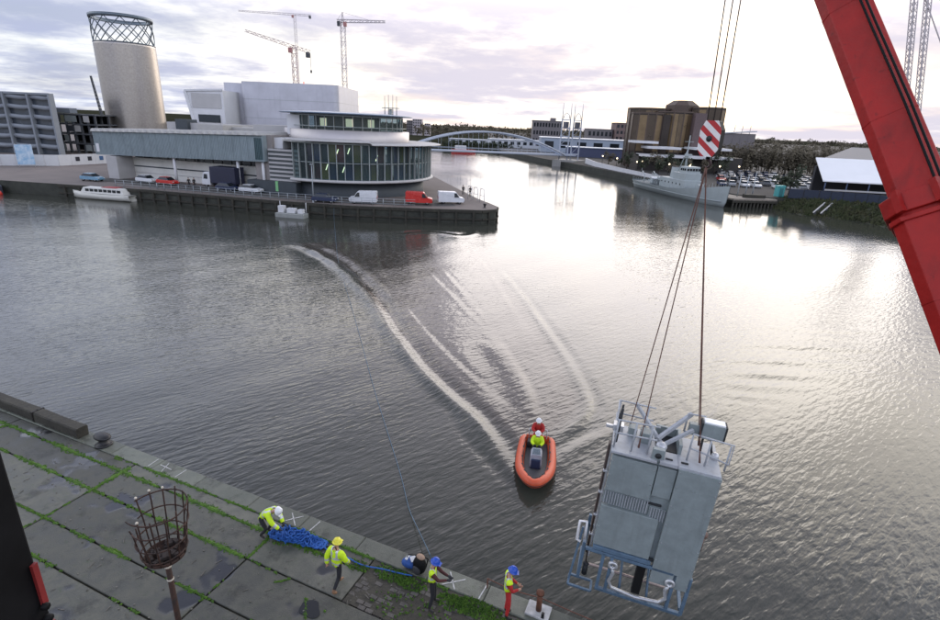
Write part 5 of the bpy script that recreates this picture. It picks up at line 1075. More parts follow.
P_w, P_r, P_nv, P_sv = paint('white', (.62, .63, .66)), paint('red', (.50, .025, .02)), paint('navy', (.02, .03, .07)), paint('silver', (.35, .36, .38))
van('white van with its nose to the building beside a dark blue car', (-17.2, 81.6, 2.0), R_(184), P_w)
van('bright red van parked near the end of the pier', (-8.8, 83.4, 2.0), R_(4), P_r)
van('white van parked next to the red van at the pier end', (-3.9, 85.6, 2.0), R_(10), P_w)
car('dark blue car parked in front of the glazed drum', (-23.0, 80.9, 2.0), R_(-4), P_nv)
car('white car parked below the ribbed gallery near the dark plinth', (-37.2, 87.9, 2.0), R_(-15), P_w)
car('dark car under the gallery beside the white column', (-41.6, 89.0, 2.0), R_(-15), P_nv)
car('white car beside the gallery pillar above the white boat', (-58.9, 95.2, 2.0), R_(-18), P_w)
car('small red car beside the white one under the gallery', (-54.3, 93.7, 2.0), R_(-18), P_r)
car('pale blue car parked on the quay left of the white boat', (-68.0, 94.2, 2.0), R_(-10), paint('paleblue', (.16, .30, .42)))
lo = thing('lorry', 'white cabbed lorry with a dark navy box at the loading door', 'lorry', (-44.0, 92.4, 2.0), R_(163))
k = MB(); k.box((-1.2, 0, 2.25), (5.2, 2.35, 2.75)); k.build('box_body', mat('box_navy', (.018, .02, .045), .5), lo, False, bevel=.05)
k = MB(); shell(k, [(1.6, .5), (3.3, .5), (3.4, 1.2), (3.25, 1.5), (3.0, 2.5), (2.7, 2.65), (1.6, 2.7)], 1.1, .05, 1.2); k.build('cab', P_w, lo, False, bevel=.06)
k = MB(); k.quad((3.31, -.95, 1.5), (3.31, .95, 1.5), (3.04, .92, 2.42), (3.04, -.92, 2.42)); k.build('windscreen', G_car, lo, False)
for s_ in (-1, 1):
    k = MB(); k.add([(2.95, s_ * 1.1, 1.5), (2.1, s_ * 1.1, 1.5), (2.1, s_ * 1.06, 2.3), (2.8, s_ * 1.06, 2.3)], [(0, 1, 2, 3)]); k.build('door_window', G_car, lo, False)
k = MB(); k.box((-.3, 0, .7), (6.4, .9, .25)); k.build('chassis', M_tyre, lo, False)
wheels(lo, (2.5, -2.2), 1.08, .46)

# ------------------------------------------------------------------ railings, posts, fenders and small things on the far quay
M_rail = mat('railing_grey', (.34, .37, .40), .5, metal=.3)
rl = thing('quay_railing', 'thin grey metal railing along the far quay edge', 'railing', (-40, 85, 2))
RPL = [Vector((-60, 88.3, 0)), Vector((-53.6, 87.2, 0)), Vector((-44, 84.8, 0)), Vector((-31.7, 81.7, 0)), Vector((-18.7, 79.6, 0)), Vector((-9.0, 80.0, 0))]
for a, b_ in zip(RPL[:-1], RPL[1:]):
    n = max(1, round((b_ - a).length / 1.5))
    for i in range(n):
        p = a.lerp(b_, i / n); k = MB(); k.tube([p + Vector((0, 0, 2.0)), p + Vector((0, 0, 3.12))], .045, 6); k.build('post', M_rail, rl)
    for z in (2.35, 2.72, 3.08):
        k = MB(); k.tube([a + Vector((0, 0, z)), b_ + Vector((0, 0, z))], .028, 5); k.build('rail', M_rail, rl)
pier = bpy.data.objects['promenade']
for i in range(2, 11):
    a, b_ = Vector((*PIER[i - 1], 0)), Vector((*PIER[i], 0)); d = b_ - a; L_ = d.length; ang = math.atan2(d.y, d.x); o_ = Vector((d.y, -d.x, 0)).normalized()
    k = MB(); k.bar(a + o_ * .09 + Vector((0, 0, 1.75)), b_ + o_ * .09 + Vector((0, 0, 1.75)), .22, .42); k.build('edge_beam', M_wood, pier)
    k = MB(); k.bar(a + o_ * .12 + Vector((0, 0, .55)), b_ + o_ * .12 + Vector((0, 0, .55)), .24, .22); k.build('waling', M_wood, pier)
    for j in range(int(L_ / 2.4)):
        p = a.lerp(b_, (j + .5) / max(1, int(L_ / 2.4))) + o_ * .16; k = MB(); k.box(p + Vector((0, 0, .62)), (.30, .30, 2.2), ang); k.build('fender_timber', M_wood, pier)
lp = thing('lamp_post', 'slim grey lamp post in front of the glazed drum', 'lamp post', (-24.6, 80.4, 2)); k = MB(); k.tube([(-24.6, 80.4, 2), (-24.6, 80.4, 7.6)], [.10, .06], 8); k.build('pole', M_rail, lp); k = MB(); k.box((-24.6, 80.2, 7.65), (.3, .7, .12)); k.build('lantern', M_rail, lp)
k = MB(); k.box((-24.6, 80.4, 2.2), (.28, .28, .4)); k.build('base', M_rail, lp)
# white work pontoon against the wall
pt = thing('work_pontoon', 'small floating pontoon with white boxes against the far quay wall', 'pontoon', (-27.3, 78.2, 0), R_(-10))
k = MB(); k.box((0, 0, .25), (4.6, 1.6, .7)); k.build('deck', mat('pontoon_deck', (.28, .29, .28), .8), pt, False, bevel=.05)
for x, s_, h in ((-1.6, .9, 1.0), (0, 1.3, .7), (1.5, .8, .6)):
    k = MB(); k.box((x, .1, .62 + h / 2), (s_, .8, h)); k.build('locker', M_whi, pt, False, bevel=.03)
for x in (-2.1, 2.1):
    k = MB(); k.tube([(x, .5, .6), (x, .5, 2.2)], .05, 6); k.build('post', M_whi, pt, False)
# white passenger boat
pb = thing('passenger_boat', 'long white passenger boat moored below the gallery', 'boat', (-61.4, 87.3, 0), R_(-10))
hb_ = MB(); secs = []
for x, w, zb, zt in ((-6.0, .15, .5, 1.25), (-5.2, .8, -.2, 1.15), (-3.5, 1.35, -.3, 1.0), (0, 1.5, -.3, .9), (4, 1.45, -.3, .95), (5.6, 1.3, -.2, 1.0)): secs.append([(x, -w, zt), (x, -w * .85, .15), (x, 0, zb), (x, w * .85, .15), (x, w, zt)])
hb_.add([p for s_ in secs for p in s_], [(i * 5 + c, (i + 1) * 5 + c, (i + 1) * 5 + c + 1, i * 5 + c + 1) for i in range(5) for c in range(4)] + [(4, 3, 2, 1, 0)[::-1], tuple(range(25, 30))] + [(i * 5, i * 5 + 4, (i + 1) * 5 + 4, (i + 1) * 5) for i in range(5)], True); hb_.build('hull', mat('boat_cream', (.55, .54, .50), .4, var=.06), pb, False)
k = MB(); shell(k, [(-3.6, 1.0), (4.6, 1.0), (4.2, 1.85), (3.9, 1.95), (-2.6, 1.98), (-3.0, 1.9)], 1.15, .15, 1.0); cb = k.build('cabin', mat('cabin_white', (.64, .63, .60), .4, var=.04), pb, False, bevel=.04)
for i in range(8):
    for s_ in (-1, 1):
        k = MB(); k.box((-2.2 + i * .85, s_ * 1.12, 1.52), (.62, .06, .42)); k.build('window', G_car, cb, False)
k = MB(); k.box((1.6, 0, 2.02), (2.6, 1.6, .06)); k.build('red_roof_stripe', mat('trim_red', (.35, .03, .03), .5), cb, False)
k = MB(); k.tube([(-5.6, 0, 1.2), (-5.6, 0, 1.8), (-4.4, 0, 1.8)], .03, 5); k.build('bow_rail', M_rail, pb, False)
# white tubular frames at the pier end
for i, (x, y) in enumerate(((-.9, 91.8), (.1, 90.4), (1.2, 88.6))):
    f_ = thing('tubular_frame', ['white tubular hoop frame farthest along the pier end', 'middle white tubular hoop frame on the pier end', 'white tubular hoop frame nearest the pier tip'][i], 'frame', (x, y, 2), R_(-60), 'hoop frames on the pier end')
    k = MB(); k.tube([(-.7, 0, 0), (-.7, 0, 1.9), (-.5, 0, 2.2), (.5, 0, 2.2), (.7, 0, 1.9), (.7, 0, 0)], .06, 6); k.build('hoop', M_whi, f_, False)
    k = MB(); k.tube([(-.7, 0, 1.1), (.7, 0, 1.1)], .045, 6); k.build('crossbar', M_whi, f_, False)
bl = thing('bollard', 'small dark bollard at the very tip of the pier', 'bollard', (1.6, 82.6, 2)); k = MB(); k.lathe([(0, 2.7), (.22, 2.66), (.28, 2.5), (.16, 2.35), (.16, 2.02), (.3, 2.0)], (1.6, 82.6, 0), 14); k.build('casting', M_iron, bl)
k = MB(); k.lathe([(.34, 2.0), (.34, 2.04), (0, 2.04)], (1.6, 82.6, 0), 14); k.build('foot', M_iron, bl)
M_coat = mat('coat_dark', (.02, .018, .018), .8)
for (x, y), rz, lb in (((-2.2, 97.4), .4, 'person in dark clothes strolling on the pier nearer the drum'), ((-.9, 96.0), 3.5, 'person in dark clothes on the pier nearer the hoop frames'), ((-48.9, 90.6), .8, 'person in dark clothes standing left of the lorry cab'), ((-48.1, 90.8), -2.0, 'person in dark clothes close beside the lorry cab')):
    person(lb, (x, y, 2.0), rz, None, M_coat, M_navy, M_bboot, None, False, None, group='people on the far quay')

# ------------------------------------------------------------------ tower cranes
def lattice(k, a, b_, w, seg, r, taper=1.0, up=(0, 0, 1)):
    a, b_ = Vector(a), Vector(b_); d = (b_ - a).normalized(); up = Vector(up)
    if abs(d.dot(up)) > .9: up = Vector((0, 1, 0))
    x = d.cross(up).normalized(); y = x.cross(d); L = (b_ - a).length; n = max(2, round(L / seg))
    def c(i, q): f = i / n; s_ = w / 2 * (1 + (taper - 1) * f); return a + (b_ - a) * f + x * s_ * (1, 1, -1, -1)[q] + y * s_ * (1, -1, -1, 1)[q]
    for q_ in range(4): k.bar(c(0, q_), c(n, q_), r, r)
    for i in range(n):
        for q_ in range(4):
            k.bar(c(i, q_), c(i + 1, (q_ + 1) % 4), r * .7, r * .7)
            if i % 2 == 0: k.bar(c(i, q_), c(i, (q_ + 1) % 4), r * .6, r * .6)
def tower_crane(label, base, top_z, jib_dir, jib_len, cj_len, m, w=1.8, drop=0.0, hook=None, apex=True, th=1.0):
    t_ = thing('tower_crane', label, 'crane', base, 0, 'tower cranes behind the arts building'); b_ = Vector(base); top = Vector((b_.x, b_.y, top_z)); d = Vector(jib_dir).normalized()
    k = MB(); lattice(k, b_, top, w, w * 1.4, .22 * th); k.build('mast', m, t_)
    k = MB(); lattice(k, top + d * .5, top + d * jib_len + Vector((0, 0, drop)), 1.4, 2.2, .2 * th, .6); k.build('jib', m, t_)
    k = MB(); lattice(k, top, top - d * cj_len - Vector((0, 0, drop * cj_len / jib_len)), 1.3, 2.0, .2 * th); k.build('counter_jib', m, t_)
    k = MB(); k.box(top - d * (cj_len - 1) + Vector((0, 0, -1.2 - drop * cj_len / jib_len)), (1.6, 1.6, 2.2)); k.build('counterweight', M_conc, t_)
    k = MB(); k.box(top + d * 1.4 + Vector((0, -.9, -1.6)), (1.6, 1.5, 2.0)); k.build('cab', mat('crane_cab', (.38, .17, .16), .5), t_)
    if apex:
        k = MB(); lattice(k, top, top + Vector((0, 0, 4)), 1.1, 1.5, .16, .3); k.bar(top + Vector((0, 0, 4)), top + d * jib_len * .6 + Vector((0, 0, drop * .6 + .7)), .12); k.bar(top + Vector((0, 0, 4)), top - d * cj_len * .9 + Vector((0, 0, .5)), .12); k.build('apex', m, t_)
    if hook:
        p = top + d * jib_len * hook[0] + Vector((0, 0, drop * hook[0] - .5)); k = MB(); k.bar(p, p - Vector((0, 0, hook[1])), .12); k.box(p - Vector((0, 0, hook[1] + .5)), (.7, .5, 1.2)); k.build('hook_line', M_conc, t_)
    return t_
M_crw = mat('crane_white', (.50, .46, .47), .5, var=.1); M_crr = mat('crane_redwhite', (.48, .38, .38), .5, vscale=.3, var=.3)
tower_crane('tower crane with a raised jib reaching left above the pale block', (-84.5, 260, 2), 44.3, (-1, .12, 0), 22.5, 7.5, M_crr, 2.0, 6.0, hook=(-.34, 7), apex=False)
tower_crane('tall white tower crane with a level jib behind the restaurant', (-71.5, 300, 2), 61.8, (1, -.05, 0), 22, 3, M_crw, 2.2, .3, apex=True)
tower_crane('faint distant tower crane highest in the sky', (-160, 500, 2), 97, (-1, 0, 0), 48, 14, M_crw, 1.8, 1.0, apex=False, th=.6)
cj = thing('crawler_crane', 'thin slanting crane jib between the office block and the lattice tower', 'crane', (-176.5, 260, 2)); k = MB(); lattice(k, (-176.3, 260, 3), (-179.2, 260, 28.5), .9, 1.5, .2, .5); k.build('jib', M_conc, cj); k = MB(); k.box((-176, 260, 3.2), (3.5, 3, 2.4)); k.build('cab', M_conc, cj)
rcx = thing('lattice_crane', 'faint lattice crane standing in the sky right of the red boom', 'crane', (178, 220, 2))
for dx in (0, 5.0):
    k = MB(); lattice(k, (171 + dx, 220, 2), (156.0 + dx, 220, 70), 1.5, 2.2, .24); k.build('jib', M_crw, rcx)
k = MB(); k.bar((160, 220, 66), (181, 220, 38), .3); k.build('stay', M_crw, rcx)
k = MB(); k.box((176, 220, 3.5), (8, 5, 3)); k.build('body', M_conc, rcx)
# ------------------------------------------------------------------ lift bridge
M_brw = mat('bridge_white', (.40, .43, .49), .45, var=.06, vscale=.5)
bL, bR = Vector((-28, 206, 4.7)), Vector((34.5, 221, 4.4)); bdv = (bR - bL); bl_ = bdv.length; bdn = bdv / bl_; bnn = Vector((bdn.y, -bdn.x, 0)).normalized()
bg_ = thing('lift_bridge', 'white arched footbridge with four lift towers across the channel', 'bridge', (bR.x, bR.y, 2))
k = MB(); k.bar(bL - bdn * 8, bR + bdn * 5, 5.0, .55); dk = k.build('deck', mat('deck_blue', (.22, .32, .48), .5, var=.1), bg_)
for s_ in (-1, 1):
    k = MB(); k.bar(bL - bdn * 8 + bnn * s_ * 2.6 + Vector((0, 0, .1)), bR + bdn * 5 + bnn * s_ * 2.6 + Vector((0, 0, .1)), .25, .55); k.build('edge_beam', M_brw, dk)
    k = MB(); k.tube([bL + bnn * s_ * 2.6 + Vector((0, 0, 1.3)), bR + bnn * s_ * 2.6 + Vector((0, 0, 1.3))], .07, 6); k.build('handrail', M_brw, dk)
    pts = []
    for i in range(33):
        f = i / 32; h = 7.4 * 4 * f * (1 - f); pts.append(bL + bdv * f + bnn * s_ * (2.6 + .28 * h * .6) + Vector((0, 0, h + .1)))
    k = MB(); k.tube(pts, .36, 10); ar = k.build('arch', M_brw, bg_)
    for i in range(3, 30, 2):
        f = i / 32; k = MB(); k.bar(bL + bdv * f + bnn * s_ * 2.6 + Vector((0, 0, .3)), pts[i], .09); k.build('hanger', M_brw, ar)
TB = [(33.6, 222.6), (36.6, 221.0), (38.6, 224.6), (41.4, 223.0)]
k = MB(); k.prism([(30.5, 219), (39, 215.5), (44.5, 224), (36, 229)], -3, 2.6); k.build('footing', mat('footing', (.34, .33, .31), .75, var=.15), bg_)
for a, b_, nm in ((0, 1, 'near'), (2, 3, 'far')):
    A, Bv = Vector((*TB[a], 2.6)), Vector((*TB[b_], 2.6)); lt = None
    for p in (A, Bv):
        k = MB(); k.bar(p, p + Vector((0, 0, 15.6)), .45, .45); o_ = k.build('lift_tower', M_brw, bg_)
        k = MB(); k.tube([p + Vector((0, 0, 15.6)), p + Vector((0, 0, 21.5))], [.2, .08], 6); k.build('spire', M_brw, o_)
        for z in (3.5, 7, 10.5):
            k = MB(); k.box(p + Vector((0, 0, z)), (.62, .62, .16)); k.build('collar', M_brw, o_)
    for z in (2.2, 5.5, 9, 12.2, 15.2):
        k = MB(); k.bar(A + Vector((0, 0, z)), Bv + Vector((0, 0, z)), .3, .35); k.build('cross_beam', M_brw, bg_)
    for z0 in (2.2, 5.5, 9):
        k = MB(); k.bar(A + Vector((0, 0, z0)), Bv + Vector((0, 0, z0 + 3.3)), .14); k.build('brace', M_brw, bg_)
    c = (A + Bv) / 2; k = MB(); k.box(c + Vector((0, 0, 13.2)), (1.7, 1.4, 2.6), .5); k.build('counterweight', mat('weight_dark', (.10, .10, .12), .6), bg_)
    k = MB(); k.tube([A.lerp(Bv, .12) + Vector((0, 0, 15.6)), A.lerp(Bv, .2) + Vector((0, 0, 17.0)), c + Vector((0, 0, 17.9)), A.lerp(Bv, .8) + Vector((0, 0, 17.0)), A.lerp(Bv, .88) + Vector((0, 0, 15.6))], .15, 6); k.build('sheave_hood', M_brw, bg_)

# white parapet of the right quay and the dark wall under it
pw = thing('quay_parapet', 'white parapet sloping along the dark quay wall right of the bridge', 'parapet', (44, 185, 2))
PQ = [Vector((42.5, 212, 2.0)), Vector((43.0, 196, 2.0)), Vector((46.5, 176, 2.0)), Vector((50.5, 155, 2.0)), Vector((54.0, 140, 2.0))]
for i, (a, b_) in enumerate(zip(PQ[:-1], PQ[1:])):
    h0, h1 = (1.9, 1.5, 1.1, .9, .9)[i], (1.9, 1.5, 1.1, .9, .9)[i + 1]; d = (b_ - a).normalized(); o_ = Vector((d.y, -d.x, 0)) * .14; k = MB()
    k.add([a + o_, a - o_, b_ - o_, b_ + o_, a + o_ + Vector((0, 0, h0)), a - o_ + Vector((0, 0, h0)), b_ - o_ + Vector((0, 0, h1)), b_ + o_ + Vector((0, 0, h1))], [(0, 1, 2, 3), (7, 6, 5, 4), (0, 4, 5, 1), (1, 5, 6, 2), (2, 6, 7, 3), (3, 7, 4, 0)]); k.build('wall_length', M_whi, pw)
    k = MB(); k.bar(a + Vector((0, 0, h0 + .05)), b_ + Vector((0, 0, h1 + .05)), .42, .10); k.build('coping', M_whi, pw)

# ------------------------------------------------------------------ grey warship
sS, sB = Vector((46.0, 150.5, 0)), Vector((52.6, 112.4, 0)); sd = (sB - sS); SL = sd.length
sp = thing('warship', 'pale grey naval ship moored bow towards the camera', 'ship', (sS + sB) / 2, math.atan2(sd.y, sd.x))
M_sh = mat('ship_grey', (.34, .38, .39), .5, var=.10, vscale=.5, bump=.1, bscale=2); M_sd = mat('ship_deck', (.14, .16, .17), .8, var=.2)
hL = SL / 2; S_ = []
for f, w, zt, zk in ((-1, 2.3, 2.0, .2), (-.95, 2.9, 1.95, -.6), (-.7, 3.4, 1.85, -1), (-.3, 3.6, 1.85, -1), (.1, 3.6, 2.0, -1), (.4, 3.2, 2.5, -1), (.65, 2.5, 3.1, -1), (.85, 1.35, 3.75, -.8), (.97, .4, 4.2, -.3), (1.06, .06, 4.45, 1.6)):
    x = f * hL; S_.append([(x, -w, zt), (x - .02 * hL * f, -w * .88, 1.0), (x - .05 * hL * max(0, f), -w * .72, 0), (x - .06 * hL * max(0, f), 0, zk), (x - .05 * hL * max(0, f), w * .72, 0), (x - .02 * hL * f, w * .88, 1.0), (x, w, zt)])
n = 7; k = MB(); k.add([p for r in S_ for p in r], [(i * n + c, (i + 1) * n + c, (i + 1) * n + c + 1, i * n + c + 1) for i in range(len(S_) - 1) for c in range(6)] + [tuple(range(n))[::-1]], True); hu = k.build('hull', M_sh, sp, False)
k = MB(); k.add([q_ for r in S_ for q_ in ((r[0][0], r[0][1] * .97, r[0][2] - .25), (r[6][0], r[6][1] * .97, r[6][2] - .25))], [(2 * i, 2 * i + 1, 2 * i + 3, 2 * i + 2)[::-1] for i in range(len(S_) - 1)]); k.build('deck', M_sd, sp, False)
k = MB(); k.tube([(r[0][0], r[0][1] * .885, 1.02) for r in S_[1:-1]], .09, 6); k.build('rubbing_strake', M_sh, hu, False)
k = MB(); k.tube([(r[6][0], r[6][1] * .885, 1.02) for r in S_[1:-1]], .09, 6); k.build('rubbing_strake', M_sh, hu, False)
def SB(name, m_, c, d, parent=None, bv=.06, taper=1.0): k = MB(); k.box(c, d, taper=taper); return k.build(name, m_, parent or sp, False, bevel=bv)
SB('deckhouse', M_sh, (1.0, 0, 2.9), (11.5, 4.4, 2.4)); SB('deckhouse', M_sh, (3.6, 0, 4.7), (5.6, 4.0, 2.0))
wh = SB('wheelhouse', M_sh, (4.6, 0, 6.3), (3.0, 3.6, 1.7), taper=.94)
for i in range(5):
    SB('window', G_car, (6.1, -1.4 + i * .7, 6.5), (.12, .5, .55), wh, 0)
for i in range(3):
    for s_ in (-1, 1): SB('window', G_car, (3.8 + i * .8, s_ * 1.76, 6.5), (.5, .12, .5), wh, 0)
for i in range(6): SB('porthole', G_car, (-3.6 + i * 1.7, -2.21, 3.1), (.35, .05, .35), bv=0)
fn_ = SB('funnel', M_sh, (-1.6, 0, 5.1), (2.2, 1.7, 3.0), taper=.8); SB('funnel_cap', M_dk, (-1.6, 0, 6.65), (1.8, 1.4, .2), fn_)
k = MB(); k.tube([(2.2, 0, 5.5), (2.2, 0, 14.0)], [.22, .09], 8)
for s_ in (-1, 1): k.tube([(1.2, s_ * 1.1, 5.5), (2.2, 0, 11.0)], .10, 6)
ms = k.build('mast', M_sh, sp, False)
k = MB(); k.bar((2.2, -2.0, 11.2), (2.2, 2.0, 11.2), .12); k.bar((2.2, -1.1, 12.6), (2.2, 1.1, 12.6), .1); k.build('yard', M_sh, ms, False)
SB('radar', M_sh, (2.7, 0, 9.6), (.4, 1.8, .5), ms); SB('mast_platform', M_sh, (2.4, 0, 9.1), (1.4, 1.5, .12), ms)
gn_ = SB('gun_mount', M_sh, (9.6, 0, 3.0), (1.4, 1.2, 1.1)); k = MB(); k.tube([(9.9, 0, 3.5), (11.8, 0, 4.1)], .07, 6); k.build('barrel', M_sh, gn_, False)
SB('winch', M_sd, (-8.5, 0, 2.3), (2.2, 2.4, 1.3)); SB('sweep_reel', M_sh, (-11, .2, 2.5), (1.6, 2.8, 1.8), bv=.3)
for s_ in (-1, 1):
    
    for dx_ in (-5.0, -7.2):
        k = MB(); k.tube([(dx_, s_ * 2.4, 1.8), (dx_, s_ * 2.6, 4.2), (dx_, s_ * 3.2, 4.6)], .1, 6); k.build('davit', M_sh, sp, False)
    k = MB(); k.ball((-6.1, s_ * 2.9, 3.4), .6, 12, 8, (2.4, .9, .6)); k.build('ship_boat', M_wht, sp, False)
for x, y, z in ((-14, 1.6, 3.6), (-14, -1.6, 3.6)):
    k = MB(); k.tube([(x, y, 1.8), (x, y, z), (x - 1.5, y, z + .8)], .13, 6); k.build('stern_davit', M_sh, sp, False)
for i in range(26):
    f = -.98 + 1.98 * i / 25; x = f * hL
    for j in range(len(S_) - 1):
        if S_[j][0][0] <= x <= S_[j + 1][0][0]:
            t_ = (x - S_[j][0][0]) / (S_[j + 1][0][0] - S_[j][0][0]); w = -(S_[j][0][1] + (S_[j + 1][0][1] - S_[j][0][1]) * t_) * .95; z = S_[j][0][2] + (S_[j + 1][0][2] - S_[j][0][2]) * t_
            for s_ in (-1, 1):
                k = MB(); k.tube([(x, s_ * w, z - .1), (x, s_ * w, z + .9)], .03, 4); k.build('guard_post', M_sh, sp, False)
k = MB(); k.tube([(hL * 1.02, 0, 4.4), (hL * 1.02, 0, 6.6)], .04, 5); k.build('jackstaff', M_sh, sp, False)
k = MB(); k.tube([(-hL * .98, 0, 2), (-hL * 1.0, 0, 5.0)], .04, 5); k.build('ensign_staff', M_sh, sp, False)

# ------------------------------------------------------------------ jetty at the ship's bow
jt = thing('timber_jetty', 'low jetty with dark piles just ahead of the warship bow', 'jetty', (59, 115, 0))
jp = [(53.0, 116.5), (54.6, 112.6), (64.6, 114.0), (65.5, 119), (56, 122)]
k = MB(); k.prism(jp, 1.45, 1.8); k.build('deck', mat('jetty_deck', (.22, .19, .16), .8, var=.2), jt)
for i in range(13):
    f = i / 12; p = Vector((54.7, 112.75, 0)).lerp(Vector((64.5, 114.1, 0)), f); k = MB(); k.tube([p + Vector((0, 0, -2)), p + Vector((0, 0, 1.5))], .22, 8); k.build('pile', M_wood, jt)
k = MB(); k.bar((54.4, 112.5, 1.2), (64.7, 113.9, 1.2), .25, .4); k.build('waling', M_wood, jt)
k = MB(); k.box((60.5, 116, 2.15), (4.4, 1.6, .7), .1); k.build('crate_stack', M_wood, jt, bevel=.05)
for i, (x, z) in enumerate(((57.6, 6.6), (59.3, 6.4), (60.8, 6.9))):
    p_ = thing('jetty_pole', ['slim pale pole on the jetty nearest the ship', 'middle slim pale pole on the jetty', 'slim pale pole on the jetty nearest the teal kiosk'][i], 'pole', (x, 117.5, 1.8), 0, 'poles on the jetty'); k = MB(); k.tube([(x, 117.5, 1.8), (x, 117.5, z)], [.13, .09], 8); k.build('shaft', M_rail, p_); k = MB(); k.box((x, 117.5, z + .05), (.3, .3, .12)); k.build('cap', M_rail, p_)
ks_ = thing('teal_kiosk', 'small teal kiosk at the foot of the jetty', 'kiosk', (66.3, 117.0, 2.2)); k = MB(); k.box((66.3, 117.0, 3.3), (1.5, 1.5, 2.2)); k.build('cabin', mat('teal_paint', (.06, .30, .30), .5), ks_, bevel=.08); k = MB(); k.box((66.3, 117.0, 4.5), (1.7, 1.7, .2), taper=.8); k.build('roof', MATS['teal_paint'], ks_)
k = MB(); k.box((66.3, 116.22, 3.2), (.7, .06, 1.7)); k.build('door', mat('teal_dark', (.03, .15, .16), .5), ks_)
for i in range(2):
    a, b_ = Vector((66.4 + i * 1.1, 103.9 + i * -.6, .75)), Vector((70.6 + i * 1.1, 107.6 + i * -.6, 2.35)); s_ = thing('slipway_rail', ['pale slipway rail on the grass bank nearer the jetty', 'pale slipway rail on the grass bank nearer the navy fence'][i], 'rail', a, 0, 'slipway rails'); k = MB(); k.bar(a, b_, .22, .16); k.build('beam', M_pale, s_)
    for f in (.15, .5, .85):
        k = MB(); p = a.lerp(b_, f); k.box(p - Vector((0, 0, .35)), (.3, .5, .6)); k.build('bearer', M_conc, s_)

# ------------------------------------------------------------------ bronze glass hotel
ht = thing('bronze_hotel', 'bronze glass hotel with faceted bays and a pavilion roof', 'building', (75, 205, 2))
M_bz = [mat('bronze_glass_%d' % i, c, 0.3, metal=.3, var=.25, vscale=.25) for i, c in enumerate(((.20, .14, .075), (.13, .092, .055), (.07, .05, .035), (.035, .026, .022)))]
M_bp = mat('bronze_pier', (.085, .058, .045), .6, var=.2)
def facets(cx_, cy_, rx, ry, z1, seed, n=14):
    r = random.Random(seed); P_ = [(cx_ + rx * math.cos(2 * math.pi * i / n + .22), cy_ + ry * math.sin(2 * math.pi * i / n + .22)) for i in range(n)]
    k = MB(); k.prism(P_, 2, z1); b0 = k.build('block', M_bz[3], ht)
    for i in range(n):
        a, b_ = Vector((*P_[i], 0)), Vector((*P_[(i + 1) % n], 0)); d = (b_ - a).normalized(); o_ = Vector((d.y, -d.x, 0))
        if ((a + b_) / 2 - Vector((cx_, cy_, 0))).y > ry * .3: continue
        m2 = max(1, int((b_ - a).length / 1.6))
        for j in range(m2):
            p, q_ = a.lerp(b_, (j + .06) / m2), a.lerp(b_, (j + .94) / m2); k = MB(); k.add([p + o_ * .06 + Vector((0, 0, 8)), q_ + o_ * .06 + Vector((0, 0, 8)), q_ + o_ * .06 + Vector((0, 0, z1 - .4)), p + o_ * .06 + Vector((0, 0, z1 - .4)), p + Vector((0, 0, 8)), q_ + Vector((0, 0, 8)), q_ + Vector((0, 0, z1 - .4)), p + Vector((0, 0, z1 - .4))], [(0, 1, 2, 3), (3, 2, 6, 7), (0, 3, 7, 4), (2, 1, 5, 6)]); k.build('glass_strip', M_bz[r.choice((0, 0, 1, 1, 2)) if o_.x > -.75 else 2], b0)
        k = MB(); k.bar(a + Vector((0, 0, 2)), a + Vector((0, 0, z1 + .1)), .35, .35); k.build('pier', M_bp, b0)
    k = MB(); k.prism([(cx_ + (x - cx_) * 1.03, cy_ + (y - cy_) * 1.03) for x, y in P_], z1, z1 + .5); k.build('cornice', M_bp, b0)
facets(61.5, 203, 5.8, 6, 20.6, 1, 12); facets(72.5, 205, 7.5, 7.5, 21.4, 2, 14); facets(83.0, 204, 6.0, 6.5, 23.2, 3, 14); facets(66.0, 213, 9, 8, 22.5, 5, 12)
k = MB(); k.box((77.9, 197.0, 11.2), (4.2, 3.2, 20.5)); k.build('stair_tower', mat('stair_purple', (.12, .085, .085), .7, var=.15), ht)
k = MB(); k.box((66.9, 199.5, 10.8), (2.6, 3.0, 19.6)); k.build('stair_tower', M_bz[3], ht)
k = MB(); k.lathe([(6.2, 18), (6.2, 24.2), (3.6, 25.9), (0, 26.1)], (75.5, 209, 0), 8, smooth=False); k.build('pavilion_roof', M_bp, ht)
for (x0, x1, y, z) in ((58, 69, 186, 9.6), (56, 86, 184, 7.0), (54, 62, 189, 11.2), (74, 87, 188, 9.8)):
    k = MB(); k.box(((x0 + x1) / 2, y + 4, z), (x1 - x0, 9, .75)); sl = k.build('balcony_slab', M_whi, ht)
k = MB(); k.box((74, 194, 4.6), (36, 10, 5.2)); k.build('podium', mat('podium_dark', (.035, .03, .028), .6), ht)
# ------------------------------------------------------------------ far buildings and warehouses
def block(name, label, x, y, z1, w, d, m_, rz=0.0, rows=0, cols=0, roof=None, group=None, wm=None):
    t_ = thing(name, label, 'building', (x, y, 2), rz, group); k = MB(); k.box((0, d / 2, (z1 - 2) / 2 - .5), (w, d, z1 - 1)); wl = k.build('wall', m_, t_, False)
    if roof: k = MB(); k.box((0, d / 2, z1 - 2 + .15), (w + .8, d + .8, .3)); k.build('roof', roof, t_, False)
    for i in range(cols):
        for j in range(rows):
            k = MB(); cw, ch = w / cols, (z1 - 3) / rows; k.box((-w / 2 + (i + .5) * cw, -.03, 1.0 + (j + .5) * ch), (cw * .55, .1, ch * .5)); k.build('window', wm or G_car, wl, False)
    return t_
M_fb = mat('far_grey', (.17, .155, .16), .8, var=.1); M_fbr = mat('far_brown', (.17, .12, .11), .8, var=.15); M_shed = mat('shed_blue', (.30, .35, .42), .5, var=.08, vscale=.1); M_shw = mat('shed_white', (.50, .52, .56), .5, var=.06, vscale=.1)
